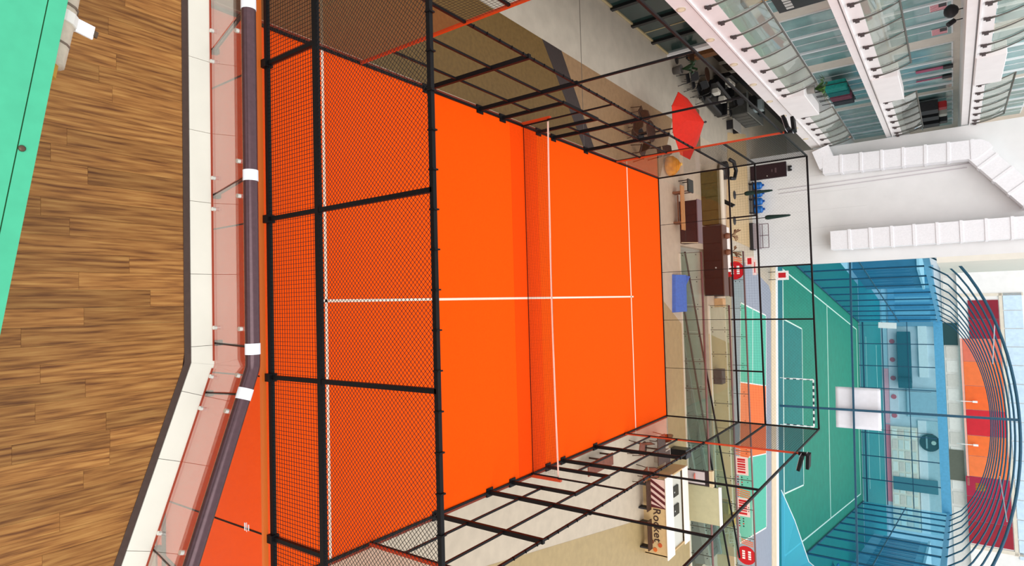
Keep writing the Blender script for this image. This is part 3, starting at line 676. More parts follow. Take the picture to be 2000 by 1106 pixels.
G().prism([(-9.2,30.4),(-3.2,29.4),(-2.9,34.2),(-9.9,34.2)],0,.022).build('floor_inlay',TANF,floor)
#@@PART3
# ================================================================== BEYOND THE COURT: TRAVELATOR WELL AND GLASS RAILS
WELLW = M('well_wall_pale',(206,208,198),.6,.05,3)
g = G(); g.box(-2.3,12.5,25.8,25.9,-4.2,-.3); g.box(-2.3,12.5,22.3,22.4,-4.2,-.3); g.box(-2.4,-2.3,22.3,25.9,-4.2,-.3); g.box(12.5,12.6,22.3,25.9,-4.2,-.3); g.box(-2.4,12.6,22.3,25.9,-4.4,-4.2)
struct(g.build('wall_well', WELLW), 'pale walls of the travelator well')
tv = thing('travelator','inclined travelator with glass sides rising through the floor well','travelator',(5,24.2,-.6))
zr2 = lambda x: -.30+.143*(x-.8)
xa, xb = -2.2, 12.3
TREAD = M('tread_grey',(86,92,92),.4,.2,40,metal=.3)
for k in range(48):
    x = xa+k*.3; G().bar((x,24.2,zr2(x)-.95),(x+.28,24.2,zr2(x+.28)-.95),1.2,.06,up=(0,0,1)).build('pallet',TREAD,tv)
TG = GLASS('travelator_glass',(226,238,234),1.5,1.2,.06,(190,205,200))
for y in (23.45,24.95):
    for k in range(11):
        x = xa+k*1.32; x1 = min(x+1.30, xb)
        G().add([(x,y-.006,zr2(x)-.85),(x1,y-.006,zr2(x1)-.85),(x1,y-.006,zr2(x1)-.03),(x,y-.006,zr2(x)-.03),(x,y+.006,zr2(x)-.85),(x1,y+.006,zr2(x1)-.85),(x1,y+.006,zr2(x1)-.03),(x,y+.006,zr2(x)-.03)],[(0,1,2,3),(4,7,6,5),(0,4,5,1),(1,5,6,2),(2,6,7,3),(3,7,4,0)]).build('side_glass',TG,tv)
    G().bar((xa,y,zr2(xa)),(xb,y,zr2(xb)),.09,.06).build('handrail',BLACK,tv)
    G().bar((xa,y,zr2(xa)-.95),(xb,y,zr2(xb)-.95),.22,.25).build('skirt',M('skirt_steel',(150,158,158),.35,.1,8,metal=.4),tv)
G().bar((xa,24.2,zr2(xa)-1.3),(xb,24.2,zr2(xb)-1.3),1.7,.5).build('truss',M('truss_grey',(104,112,112),.5),tv)
RG = GLASS('void_glass',(243,248,242),1.5,1.0,.04,(226,232,222))
RAILB = M('rail_taupe',(126,92,90),.4,.1,20)
def void_rail(label, y, x0, x1, step, h, ph=0):
    t = thing('void_balustrade',label,'balustrade',((x0+x1)/2,y,0))
    x = x0
    while x < x1-.1:
        e = min(x+step,x1)
        B('glass_pane',RG,x+.008,e-.008,y-.006,y+.006,.06,h-.06,t)
        for z in (.16,h-.24):
            for s in (.10,e-x-.10):
                if s > 0: G().tube([(x+s,y-.03,z),(x+s,y-.006,z)],.022,8).build('glass_bolt',DRK,t)
        G().bar((x,y,0),(x,y,h-.03),.022,.05).build('post',M('post_steel',(92,92,86),.4,metal=.3),t)
        x = e
    G().tube([(x0,y,h),(x1,y,h)],.045,10).build('handrail',RAILB,t,smooth=True); B('base_channel',M('channel_cream',(220,212,196)),x0,x1,y-.05,y+.05,0,.06,t)
    return t
void_rail('glass balustrade on the court side of the travelator well',22.2,-1.92,12.3,1.21,1.0)
void_rail('glass balustrade on the far side of the travelator well',26.0,.5,12.3,1.21,1.0)
b3 = void_rail('glass balustrade with red stickers before the small turquoise court',28.6,-2.3,18,1.5,1.08)
SR = M('sticker_red',(204,16,30),.5); SO = M('sticker_orange',(240,110,60),.5); SD = M('sticker_dark',(40,36,44)); SWH = M('sticker_white',(250,244,240)); SPALE = M('sticker_pale',(246,214,206),.6)
def stripes(x0,x1,z0,z1,n,mt,par,y=28.585):
    w = (x1-x0)/n
    for k in range(n):
        a = x0+k*w; s = .12
        G().add([(a,y,z0),(a+w*.5,y,z0),(a+w*.5+s,y,z1),(a+s,y,z1),(a,y-.004,z0),(a+w*.5,y-.004,z0),(a+w*.5+s,y-.004,z1),(a+s,y-.004,z1)],[(0,1,2,3),(4,7,6,5),(0,4,5,1),(1,5,6,2),(2,6,7,3),(3,7,4,0)]).build('sticker_stripe',mt,par)
def sticker(lab,x,kind,w=.5):
    t = thing('glass_sticker',lab,'sticker',(x,28.58,.2))
    if kind == 'disc':
        G().tube([(x,28.592,.62),(x,28.586,.62)],.48,28).build('disc',SR,t)
        for k,(dz,ws_) in enumerate(((.17,(.10,.07,.10,.06)),(-.13,(.08,.09,.07,.09)))):
            xx = x-.24
            for q in ws_: B('lettering_block',SWH,xx,xx+q,28.580,28.586,.62+dz-.07,.62+dz+.07,t); xx += q+.035
    else:
        for k,q in enumerate((.10,.07,.09,.08,.06,.1)): B('lettering_block',SR,x-.35+k*.13,x-.35+k*.13+q,28.584,28.592,.35,.75,t)
        B('backing',SPALE,x-.45,x+.5,28.592,28.594,.25,.9,t)
    return t
A = sticker('round red sticker with white marks on the glass near the dark counter',-1.3,'disc'); stripes(-2.05,-1.75,.55,1.0,3,SO,A)
for k in range(7): G().tube([(-.72+(k%3)*.13,28.59,.35+.14*(k//3)),(-.72+(k%3)*.13,28.584,.35+.14*(k//3))],.03,8).build('sticker_dot',SD,A)
for lab,x in (('red block sticker between orange stripes and dots, left of the pair',8.95),('red block sticker between orange stripes and dots, right of the pair',11.1)):
    A = sticker(lab,x,'bar'); stripes(x-.95,x-.5,.3,.95,4,SO,A)
    for k in range(8): G().tube([(x+.62+(k%4)*.13,28.59,.35+.2*(k//4)),(x+.62+(k%4)*.13,28.584,.35+.2*(k//4))],.04,8).build('sticker_dot',SD if k%3 else SR,A)
A = sticker('round red sticker at the right end of the stickered balustrade',13.6,'disc'); stripes(12.75,13.05,.4,1.0,3,SO,A)
# decals further back
for x,y,w,lab in ((-1.9,31.2,.5,'red arrow sticker on the glass panel near the serving cart'),(-1.6,32.6,.9,'thin red line sticker nearer the white wall corner')):
    t = thing('panel_sign',lab,'sign',(x,y,0)); B('post',M('sign_post',(220,214,210)),x-.02,x+.02,y-.02,y+.02,0,.55,t); B('board',SPALE,x-w/2,x+w/2,y-.012,y+.012,.5,.95 if w<.6 else .72,t); B('mark',SR,x-w*.35,x+w*.35,y-.018,y-.012,.6,.82 if w<.6 else .65,t)
t = thing('pitch_sign','small white board with a red mark at the corner of the green pitch','sign',(-1.25,38.5,0)); B('board',SWH,-1.55,-.95,38.48,38.52,.45,1.25,t); B('mark',SR,-1.43,-1.1,38.47,38.48,.62,1.08,t)
for x in (-1.5,-1.0): B('leg',LEGG,x-.02,x+.02,38.48,38.52,0,.45,t)
# wooden bench, cabinets, planters before the well
t = thing('wooden_bench','light oak bench close behind the far court glass','bench',(-3.9,21.8,0))
for k in range(3): B('slat',OAKB,-4.9,-2.92,21.62+k*.14,21.74+k*.14,.36,.41,t)
for x in (-4.6,-3.25): B('leg',M('bench_leg',(120,84,62),.5),x-.05,x+.05,21.64,22.02,0,.36,t)
G().bar((-4.5,21.8,.18),(-3.3,21.8,.18),.05).build('stretcher',M('bench_leg',(120,84,62)),t)
t = thing('dark_cabinet','low dark maroon cabinet behind the oak bench','cabinet',(-3.3,22.6,0)); MAR = M('maroon_dark',(34,23,26),.5,.2,8)
B('body',MAR,-4.3,-2.38,22.42,22.95,0,.80,t,b=.01); B('top',M('cab_top',(110,96,104),.4),-4.33,-2.35,22.40,22.97,.80,.84,t)
for k in range(3): B('door',M('maroon_door',(40,27,30),.5,.2,8),-4.27+k*.64,-3.66+k*.64,22.405,22.42,.05,.76,t)
G().bar((-2.42,22.39,.05),(-2.36,22.39,.82),.03).build('edge_strip',M('strip_cream',(236,224,190)),t)
t = thing('dark_stool','small dark stool left of the maroon cabinet','stool',(-5.0,22.7,0)); B('seat',M('stool_green',(34,48,46),.5),-5.3,-4.7,22.4,23.0,.4,.5,t,b=.03)
for sx in (-5.25,-4.75):
    for sy in (22.45,22.95): B('leg',DRK,sx-.02,sx+.02,sy-.02,sy+.02,0,.4,t)
t = thing('olive_counter','long olive counter beyond the maroon cabinet','counter',(-4.8,25.6,0)); OLC = M('olive_panel',(86,72,28),.5,.15,6)
B('body',OLC,-6.2,-3.5,25.52,26.3,0,.82,t); B('worktop',M('cream_top',(226,216,196),.4),-6.25,-3.45,25.9,26.35,.82,.88,t)
for k in range(4): B('front_panel',OLC,-6.18+k*.67,-5.55+k*.67,25.49,25.52,.03,.80,t)
t = thing('brown_counter','long dark brown counter right of the olive one','counter',(-1.7,25.7,0)); BRC = M('dark_brown_panel',(38,24,20),.5,.15,8)
B('body',BRC,-3.42,.02,25.52,26.15,0,.92,t)
for k in range(4): B('front_panel',BRC,-3.40+k*.855,-2.57+k*.855,25.49,25.52,.03,.90,t)
B('worktop',M('brown_top',(88,66,54),.4),-3.45,.05,25.47,26.2,.92,.97,t)
G().tube([(-1.35,25.46,.6),(-1.35,25.49,.6)],.04,10).build('badge',STEEL,t)
def dried(lab,c):
    t = thing('dried_plant',lab,'plant',c); G().lathe([(.1,0),(.16,.1),(.12,.26),(.09,.28)],c,12).build('vase',M('vase_brown',(130,88,66),.5),t,smooth=True)
    rnd = random.Random(int(c[0]*10))
    for k in range(16):
        a = rnd.uniform(0,6.28); q = Vector(c)+Vector((math.cos(a)*.28,math.sin(a)*.22,rnd.uniform(.45,.75)))
        G().tube([Vector(c)+Vector((0,0,.27)),Vector(c)+Vector((math.cos(a)*.1,math.sin(a)*.08,.45)),q],[.008,.012,.03],5).build('stem',M('dried_%d'%(k%2),((150,110,76),(120,80,56))[k%2],.8),t)
dried('dried brown plant on the left of the dark brown counter',(-2.9,25.85,.97)); dried('dried brown plant in the middle of the dark brown counter',(-2.1,25.85,.97))
t = thing('waiter_station','small dark cupboard behind the brown counter','cupboard',(-.4,27.2,0)); B('body',BRC,-.9,.05,26.9,27.5,0,.8,t,b=.02); B('top',WENGE,-.93,.08,26.87,27.53,.8,.84,t)
tag(B('storage_box',M('box_tan',(206,166,120),.6,.1,8),.15,.6,26.9,27.35,0,.45,None,b=.02),'tan box on the floor right of the dark cupboard','box')
tag(B('white_shelf_unit',WHITE,-3.5,-1.2,27.2,27.6,0,.7,None,b=.02),'low white unit behind the dried plants','cabinet')
t = thing('black_lounger','black reclining chair behind the olive counter','chair',(-5.2,27.6,0)); G().bar((-5.7,27.5,.35),(-4.9,27.6,.4),.5,.08).build('seat',GLOSS,t); G().bar((-4.95,27.6,.4),(-4.6,27.7,.95),.5,.08).build('backrest',GLOSS,t)
for x in (-5.6,-4.95):
    for s in (-.2,.2): G().tube([(x,27.55+s,0),(x,27.55+s,.36)],.02,6).build('leg',LEGG,t)
t = thing('blue_mat','folded bright blue mat against the balustrade behind the court','mat',(-.1,21.6,0)); BM = M('mat_blue',(64,112,196),.7,.1,10)
G().add([(-.95,21.25,0),(.72,21.1,0),(.72,21.95,0),(-.95,22.0,0),(-.93,21.3,.14),(.70,21.15,.14),(.70,22.0,.34),(-.93,22.06,.34)],[(0,3,2,1),(4,5,6,7),(0,1,5,4),(1,2,6,5),(2,3,7,6),(3,0,4,7)]).build('pad',BM,t)
G().add([(-.9,22.06,.33),(-.5,22.06,.33),(-.86,22.1,.5),(-.9,22.09,.33),(-.5,22.09,.33),(-.86,22.12,.5)],[(0,1,2),(3,5,4),(0,3,4,1),(1,4,5,2),(2,5,3,0)]).build('corner_flap',BM,t)
t = thing('vent_box','dark slatted vent box behind the far travelator balustrade','vent',(4.1,26.6,0)); B('case',M('vent_dark',(50,38,42),.5),3.72,4.45,26.3,26.9,0,.42,t)
for k in range(5): B('slat',M('vent_slat',(76,60,64),.5),3.74,4.43,26.27,26.30,.05+k*.075,.09+k*.075,t)
# ================================================================== RIGHT SIDE: KIOSK AND FURNITURE
ki = thing('snack_kiosk','tan snack kiosk with red stripes, lettering and a white counter','kiosk',(8.3,18.6,0)); KT = M('kiosk_tan',(206,172,122),.6,.06,8); KD = M('kiosk_stripe',(92,26,30),.5); KP = M('kiosk_pink',(228,190,176),.5)
B('front_panel',KT,6.9,9.78,17.46,17.52,.0,.9,ki); B('side_panel',KT,6.88,6.94,17.46,19.7,0,.9,ki); B('side_panel',KT,9.74,9.8,17.46,19.7,0,.9,ki); B('back_panel',KT,6.9,9.78,19.62,19.68,0,.9,ki)
B('stripe_board',KP,6.92,8.0,17.445,17.46,.32,.88,ki)
for k in range(5):
    a = 6.92+k*.24; G().add([(a,17.445,.32),(a+.12,17.445,.32),(min(a+.46,8.0),17.445,.88),(min(a+.34,7.98),17.445,.88),(a,17.435,.32),(a+.12,17.435,.32),(min(a+.46,8.0),17.435,.88),(min(a+.34,7.98),17.435,.88)],[(0,1,2,3),(4,7,6,5),(0,4,5,1),(1,5,6,2),(2,6,7,3),(3,7,4,0)]).build('diagonal_stripe',KD,ki)
B('lower_strip',M('kiosk_rust',(176,96,42),.5),6.92,8.05,17.43,17.46,.22,.33,ki)
cu = bpy.data.curves.new('lettering','FONT'); cu.body = 'Rocket'; cu.size = .42; cu.extrude = .012; cu.space_character = 1.05
co = bpy.data.objects.new('tmp',cu); COL.objects.link(co); dg = bpy.context.evaluated_depsgraph_get(); me = bpy.data.meshes.new_from_object(co.evaluated_get(dg)); bpy.data.objects.remove(co)
le = bpy.data.objects.new('lettering',me); COL.objects.link(le); le.parent = ki; le.rotation_euler = (math.pi/2,0,0); le.location = Vector((8.02,17.45,.40))-ki.location; me.materials.clear(); me.materials.append(M('letter_brown',(58,34,26),.5))
for x,z,c in ((9.38,.62,(196,84,40)),(9.58,.42,(214,104,40)),(9.3,.30,(120,60,40))): G().tube([(x,17.435,z),(x,17.46,z)],.08,14).build('painted_dot',M('dot%d'%c[1],c,.5),ki)
B('counter_top',M('kiosk_white',(248,238,226),.4),6.84,9.88,17.42,18.1,.9,.95,ki,b=.01); B('work_top',M('kiosk_grey',(206,204,192),.4),6.95,9.75,18.1,19.2,.80,.84,ki); B('rear_top',M('kiosk_white',(248,238,226),.4),6.88,9.86,19.2,19.72,.9,.95,ki,b=.01)
for lab,x in (('black induction plate on the left of the white kiosk counter',7.6),('black induction plate on the right of the white kiosk counter',8.32)):
    t = thing('hot_plate',lab,'hot plate',(x,18.55,.84)); B('plate',GLOSS,x-.2,x+.2,18.3,18.8,.84,.9,t,b=.01); G().lathe([(.03,0),(.03,.02),(.01,.025)],(x,18.34,.9),8).build('knob',STEEL,t)
t = thing('kiosk_board','plain khaki back board with a white edge behind the kiosk','board',(8.6,20.5,0)); B('panel',M('board_khaki',(190,184,146),.6,.05,5),7.85,9.35,20.47,20.53,.5,1.92,t); B('edge',WHITE,7.8,9.4,20.46,20.54,1.92,2.02,t)
for x in (8.0,9.2): B('leg',M('board_leg',(176,160,130)),x-.03,x+.03,20.47,20.53,0,.5,t)
t = thing('menu_screen','dark framed screen standing beside the khaki board','screen',(7.4,20.2,0))
B('frame',M('frame_dark',(40,24,26),.5),7.12,7.72,20.12,20.2,.75,1.68,t); B('screen',M('screen_grey',(196,186,184),.4),7.17,7.67,20.115,20.12,.8,1.5,t); G().lathe([(.14,0),(.16,.005),(.14,.01)],(7.4,20.1,1.1),12).build('red_mark',M('mark_red',(198,96,76)),t); B('stand',DRK,7.35,7.5,20.13,20.19,0,.75,t); B('foot',DRK,7.15,7.7,20.0,20.4,0,.03,t); B('top_box',M('top_tan',(210,190,150)),7.1,7.74,20.1,20.3,1.68,1.82,t)
t = thing('kiosk_bench','dark brown slatted bench along the left half of the kiosk front','bench',(7.45,17.15,0))
for k in range(3): B('slat',WENGE,6.95,8.05,16.98+k*.12,17.08+k*.12,.34,.38,t)
for x in (7.05,7.95): B('leg',DRK,x-.03,x+.03,17.0,17.3,0,.34,t)
t = dup(t,(8.9,17.15,0),0,'dark brown slatted bench along the right half of the kiosk front')
bw = make_chair('wooden_armchair','brown wooden chair behind the right-hand corner glass',M('red_brown',(120,62,40),.5,.2,10),WENGE); bw.location=(5.62,16.5,0); bw.rotation_euler=(0,0,1.2)
dup(bw,(6.6,16.75,0),.2,'brown wooden chair nearest the black speaker box'); dup(bw,(5.75,18.55,0),2.2,'brown wooden chair facing the court end on the right')
t3 = make_table('wooden_table','square dark wooden table between the brown chairs on the right',WENGE,WENGE,.36,False); t3.location=(5.85,17.7,0)
t = thing('low_bench','small red-brown bench by the right court gate','bench',(5.45,13.2,0)); B('seat',M('red_brown',(120,62,40),.5),5.25,5.65,12.5,14.2,.40,.45,t,b=.01)
for y in (12.6,13.35,14.1):
    for x in (5.3,5.6): B('leg',WENGE,x-.025,x+.025,y-.025,y+.025,0,.40,t)
tag(B('speaker_box',GLOSS,6.4,6.78,20.2,20.75,0,.75,None,b=.03),'black upright speaker box behind the brown chairs on the right','speaker')
t = thing('grey_planter','tapered grey planter box left of the kiosk','planter',(6.4,18.9,0)); G().add([(6.2,18.6,0),(6.6,18.6,0),(6.6,19.0,0),(6.2,19.0,0),(6.1,18.5,.5),(6.7,18.5,.5),(6.7,19.1,.5),(6.1,19.1,.5)],[(0,3,2,1),(4,5,6,7),(0,1,5,4),(1,2,6,5),(2,3,7,6),(3,0,4,7)]).build('box',M('planter_grey',(166,150,134),.6,.1,8),t); B('soil',WENGE,6.15,6.65,18.55,19.05,.5,.505,t)
WIRES = M('wire_white',(222,220,214),.4,metal=.3)
for lab,x,y in (('wire hoop stool nearest the travelator end on the right',10.6,26.9),('wire hoop stool by the yellow boxes on the right',11.9,27.3),('wire hoop stool furthest right beside the glass',12.6,28.0)):
    t = thing('wire_stool',lab,'stool',(x,y,0)); 
    for z,r in ((.02,.28),(.24,.22),(.45,.30)): G().tube([(x+r*math.cos(a*.3491),y+r*math.sin(a*.3491),z) for a in range(19)],.014,5).build('ring',WIRES,t)
    for k in range(8): a = k*.785; G().tube([(x+.28*math.cos(a),y+.28*math.sin(a),.02),(x+.22*math.cos(a),y+.22*math.sin(a),.24),(x+.3*math.cos(a),y+.3*math.sin(a),.45)],.01,5).build('spoke',WIRES,t)
for lab,x,y,z in (('mustard box nearer the travelator on the right',10.5,25.98+.4,0),('mustard box behind the glass by the wire stools',11.3,27.0,0)):
    t = thing('mustard_box',lab,'box',(x,y,z)); B('box',M('mustard',(196,146,34),.6,.15,8),x-.3,x+.3,y-.2,y+.2,z+.05,z+.5,t,b=.02); B('pallet',DRK,x-.3,x+.3,y-.2,y+.2,z,z+.05,t); B('lid',M('mustard_lid',(212,166,54)),x-.32,x+.32,y-.22,y+.22,z+.5,z+.54,t)
# ================================================================== SMALL TURQUOISE / ORANGE COURT
th = math.radians(9.1); U = Vector((math.cos(th),-math.sin(th),0)); V = Vector((math.sin(th),math.cos(th),0))
def fr(o): 
    o = Vector((o[0],o[1],0)); return lambda a,b,z=0: tuple(o+U*a+V*b+Vector((0,0,z)))
mc = fr((.39,31.5))
def quad(f,a0,a1,b0,b1,z0,z1):
    return G().prism([f(a0,b0)[:2],f(a1,b0)[:2],f(a1,b1)[:2],f(a0,b1)[:2]],z0,z1)
gf = struct(G().prism([(-1.75,30.0),(18,28.8),(18,36.4),(.6,39.6),(-.6,38.4),(-1.9,33.5)],.0,.02).build('floor',GREYF),'grey sports floor around the small court')
TQ = M('turquoise_court',(84,184,158),.6,.05,5); OC = M('orange_court',(246,112,44),.6,.04,5)
for a,b,mt in ((0,4.55,TQ),(4.55,8.75,OC),(8.75,13.2,TQ)): quad(mc,a,b,0,5.85,.0,.032).build('court_field',mt,gf)
for a0,a1,b0,b1 in ((0,13.2,0,.06),(0,13.2,5.79,5.85),(0,.08,0,5.85),(13.12,13.2,0,5.85),(0,4.55,2.6,2.65),(8.75,13.2,2.6,2.65),(4.52,4.58,0,5.85),(8.72,8.78,0,5.85)): quad(mc,a0,a1,b0,b1,.0,.045).build('court_line',WHITE,gf)
# ================================================================== GREEN FUTSAL PITCH IN AN ARCHED CAGE
hp = fr((-1.87,42.6))
PGREEN = M('pitch_green',(2,134,108),.6,.10,1.3)
pit = struct(quad(hp,-6,27,-2.9,42,-.02,.02).build('floor',PGREEN),'green futsal pitch floor')
quad(hp,-6,27,-3.4,-2.2,.0,.05).build('floor_inlay',M('strip_sand',(226,204,172),.6,.05,3),pit); quad(hp,-6,27,-2.25,-1.75,.0,.09).build('kerb',M('kerb_white',(240,240,240)),pit); quad(hp,-1.2,20.8,-1.75,-.1,.0,.035).build('floor_inlay',M('pitch_teal',(0,112,120),.6,.1,2),pit)
for a0,a1,b0,b1 in ((0,.10,0,39.7),(19.6,19.7,0,39.7),(0,19.7,-.08,.08),(0,19.7,39.6,39.7),(0,19.7,18.4,18.5),(3.6,3.7,0,6.6),(15.6,15.7,0,6.6),(3.6,15.7,6.5,6.6)): quad(hp,a0,a1,b0,b1,.0,.055).build('pitch_line',M('pitch_white',(226,246,232)),pit)
quad(hp,3.7,15.6,.05,6.5,.0,.035).build('floor_inlay',M('pitch_teal_box',(0,124,118),.6,.1,2),pit)
pit2 = struct(quad(hp,-8,29,43,70,-.02,.02).build('floor',M('pitch_teal_far',(20,140,140),.6,.1,1)),'teal pitch floor beyond the arched cage')
ag = struct(quad(hp,-40,60,36,140,-.3,-.03).build('floor',M('apron_grey',(186,190,196),.7,.1,.5)),'pale paving around the far pitches')
for b0 in (49,62): quad(hp,0,20,b0,b0+.12,.0,.05).build('pitch_line',M('pitch_white',(226,246,232)),pit2)
NAVY = M('cage_blue_steel',(28,78,104),.45,.1,8); SKYB = M('cage_light_blue',(92,168,208),.5,.08,4)
cg = thing('arched_net_cage','blue steel hoop cage with netting over the green futsal pitch','cage',hp(9.8,20))
uL, uR, ze, rise = -1.1, 20.7, 8.5, 4.15
NT = NET('blue_net',(160,218,240),(60,156,204),.22)
for k in range(11):
    v_ = -1.0+k*4.05; n = 28; pts = []
    for i in range(n+1):
        t_ = -1+2*i/n; pts.append(hp(lerp(uL,uR,(t_+1)/2), v_, ze+rise*max(0,1-t_*t_)**.65))
    G().tube(pts,.085 if k == 0 else .06,6).build('hoop',NAVY,cg,smooth=True)
    for u_ in (uL,uR): G().bar(hp(u_,v_,0),hp(u_,v_,ze),.13).build('post',NAVY,cg)
    if k in (0,1,2,4): pass
for k in range(1,8):
    u_ = lerp(uL,uR,k/8); G().bar(hp(u_,41.5,0),hp(u_,41.5,ze),.10).build('post',NAVY,cg)
for z,w in ((.5,.16),(2.6,.10),(5.2,.08)): G().bar(hp(uL,41.5,z),hp(uR,41.5,z),w).build('end_rail',NAVY,cg)
G().bar(hp(uL,41.5,8.3),hp(uR,41.5,8.3),.3,.9).build('end_beam',SKYB,cg)
for u_ in (uL,uR):
    G().bar(hp(u_,-1,ze),hp(u_,41.5,ze),.16,.4).build('eave_beam',SKYB,cg); G().bar(hp(u_,-1,4.4),hp(u_,41.5,4.4),.08).build('side_rail',NAVY,cg); G().bar(hp(u_,-1,.1),hp(u_,41.5,.1),.12).build('kick_rail',NAVY,cg)
    stuff(G().add([hp(u_,-1,0),hp(u_,41.5,0),hp(u_,41.5,ze),hp(u_,-1,ze)],[(0,1,2,3)]).build('netting',NT,cg))
stuff(G().add([hp(uL,41.5,0),hp(uR,41.5,0),hp(uR,41.5,ze),hp(uL,41.5,ze)],[(0,1,2,3)]).build('netting',NET('blue_net_end',(196,226,234),(96,170,200),.14),cg))
G().bar(hp(9.75,-1,0),hp(9.6,-1,ze+rise),.13).build('front_post',NAVY,cg); G().bar(hp(uL,-1,4.45),hp(uR,-1,4.45),.11).build('front_rail',NAVY,cg)
for u_ in (4.2,15.2): G().bar(hp(u_,-1,ze+rise*.8),hp(u_+ (1.5 if u_<9 else -1.5),11,ze+rise*.86),.05).build('brace',M('brace_pale',(196,206,214)),cg)
t = thing('white_banner','large white creased sheet hanging on the front of the blue cage','banner',hp(9.55,-.8,3.4))
vs=[]; n=12
for i in range(n+1):
    for j in range(n+1):
        a=i/n; b=j/n; vs.append(hp(8.25+2.62*a,-.8+.03*math.sin(7*a+4*b)*math.sin(3*b+2),3.4+2.55*b))
N1=n+1; fs=[(i*N1+j,(i+1)*N1+j,(i+1)*N1+j+1,i*N1+j+1) for i in range(n) for j in range(n)]
o = G().add(vs,fs).build('sheet',M('sheet_white',(232,232,240),.6,.03,4),t,smooth=True); md = o.modifiers.new('thick','SOLIDIFY'); md.thickness=.01
for a in (8.3,10.8): G().tube([hp(a,-.8,5.9),hp(a,-.8,8.6)],.012,5).build('cord',DRK,t)
# cyan sheet added in place of a light patch at the right front corner
t = thing('light_patch','bright cyan sheet imitating a patch of light on the right front corner of the green pitch','net',hp(19.2,-.6,0))
CY = NET('cyan_light',(120,224,250),(110,222,250),.75)
stuff(G().add([hp(15.3,-.9,.05),hp(20.7,-.9,.05),hp(20.7,-.9,3.4),hp(19.6,-.4,1.6),hp(17.2,-.3,.75)],[(0,1,2,3,4)]).build('patch_sheet',CY,t)); G().tube([hp(15.3,-.9,.05),hp(17.2,-.3,.75),hp(19.6,-.4,1.6),hp(20.7,-.9,3.4)],.03,6).build('patch_edge',M('patch_edge_white',(230,244,250)),t)
def goal(lab,v_,s):
    t = thing('futsal_goal',lab,'goal',hp(9.4,v_,0))
    for seg_a,seg_b,n in ((hp(7.85,v_,0.02),hp(7.85,v_,1.95),9),(hp(11.0,v_,0.02),hp(11.0,v_,1.95),9),(hp(7.85,v_,1.95),hp(11.0,v_,1.95),15)):
        a=Vector(seg_a); b=Vector(seg_b)
        for k in range(n): G().bar(a.lerp(b,k/n),a.lerp(b,(k+1)/n),.09).build('frame_band',WHITE if k%2==0 else M('goal_dark',(40,60,70)),t)
    for u_ in (7.85,11.0): G().tube([hp(u_,v_,1.9),hp(u_,v_+s*.9,1.0),hp(u_,v_+s*1.0,.03)],.025,6).build('back_stay',WHITE,t)
    return t
goal('striped futsal goal at the near end of the green pitch',0,-1); goal('striped futsal goal at the far end of the green pitch',39.65,1)
t = thing('tilted_board','small white board tilted at the left end of the cage','board',hp(-.45,40.6,0)); G().bar(hp(-.6,40.6,2.3),hp(-.5,40.6,4.2),.7,.06).build('board',WHITE,t); G().bar(hp(-.6,40.65,0),hp(-.6,40.65,2.4),.06).build('post',NAVY,t)
# ================================================================== FAR FACADE BEHIND THE PITCHES
wf = struct(quad(hp,-30,60,72,72.6,0,10.4).build('wall_far',M('far_wall_pale',(206,216,222),.7,.12,.6)),'pale far facade behind the pitches')
def fp(name,a0,a1,z0,z1,c,d=.15,par=None,n=.05):
    return quad(hp,a0,a1,72-d,72,z0,z1).build(name,M('fac_%d_%d_%d'%c,c,.6,n,3),par or wf)
fp('board',12,24,.0,.75,(226,128,140)); fp('board',3,11.8,.0,.75,(232,168,176)); fp('board',-8,2.8,0,.7,(170,206,214))
for k in range(5): G().tube([hp(-1.5+k*3.0,71.75,1.4),hp(-1.5+k*3.0,71.85,1.4)],.38,14).build('round_mark',M('mark_redpink',(206,96,106)),wf)
fp('band',-6,11,.8,2.0,(226,222,226)); cb = fp('cream_block',12.2,28,.8,4.4,(244,226,206),.5)
for i in range(9):
    for j in range(4): fp('window_pane',12.6+i*1.7,14.0+i*1.7,1.0+j*.84,1.65+j*.84,((248,240,226),(240,214,196),(232,226,214))[(i+j)%3],.56,cb)
fp('awning',-3,5.2,2.2,4.0,(16,92,104),1.4); G().tube([hp(5.2,70.6,2.2),hp(5.2,70.6,4.0)],.9,14).build('awning_end',M('fac_16_92_104',(16,92,104)),wf)
fp('band',-4,4.2,5.0,6.2,(238,240,240),.4); fp('block',6,10.5,3.2,7.2,(166,194,206),.4); fp('block',11,28,4.5,5.6,(238,236,236),.3); fp('block',11,28,5.6,7.8,(186,206,210),.2); fp('block',-14,-4,1,7.5,(120,164,188),.4); fp('block',20,22,1.0,6.8,(70,124,134),.7)
for k in range(8): fp('window_pane',-13.2+k*1.1,-12.4+k*1.1,2,6.8,(90,140,168) if k%2 else (150,190,206),.46)
t = thing('round_sign','round dark green sign with a pale dot on the far facade','sign',hp(14.3,71.5,4.8)); G().tube([hp(14.3,71.75,6.0),hp(14.3,71.35,6.0)],1.35,24).build('disc',M('sign_green',(28,66,64),.5),t); G().tube([hp(14.3,71.35,6.5),hp(14.3,71.3,6.5)],.32,14).build('pale_dot',M('sign_pale',(190,206,190)),t); G().bar(hp(13.4,71.3,5.6),hp(15.2,71.3,5.6),.1,.22).build('bar_mark',M('sign_grey',(140,170,170)),t)
fp('band',-20,60,8.4,10.4,(216,212,206),.3)
for k in range(18): fp('balcony_panel',-14+k*2.2,-12.2+k*2.2,8.6,10.0,((206,202,194),(222,220,214))[k%2],.36)
fp('dark_bay',-4.5,-1,7.6,10.2,(24,66,70),.5); fp('dark_bay',15,19.5,8.3,10.2,(94,98,86),.5)
wu = struct(quad(hp,-30,60,71.2,72.6,10.4,18.5).build('wall_upper',M('far_white',(240,236,232),.6,.04,1)),'white upper far wall with red and orange panels')
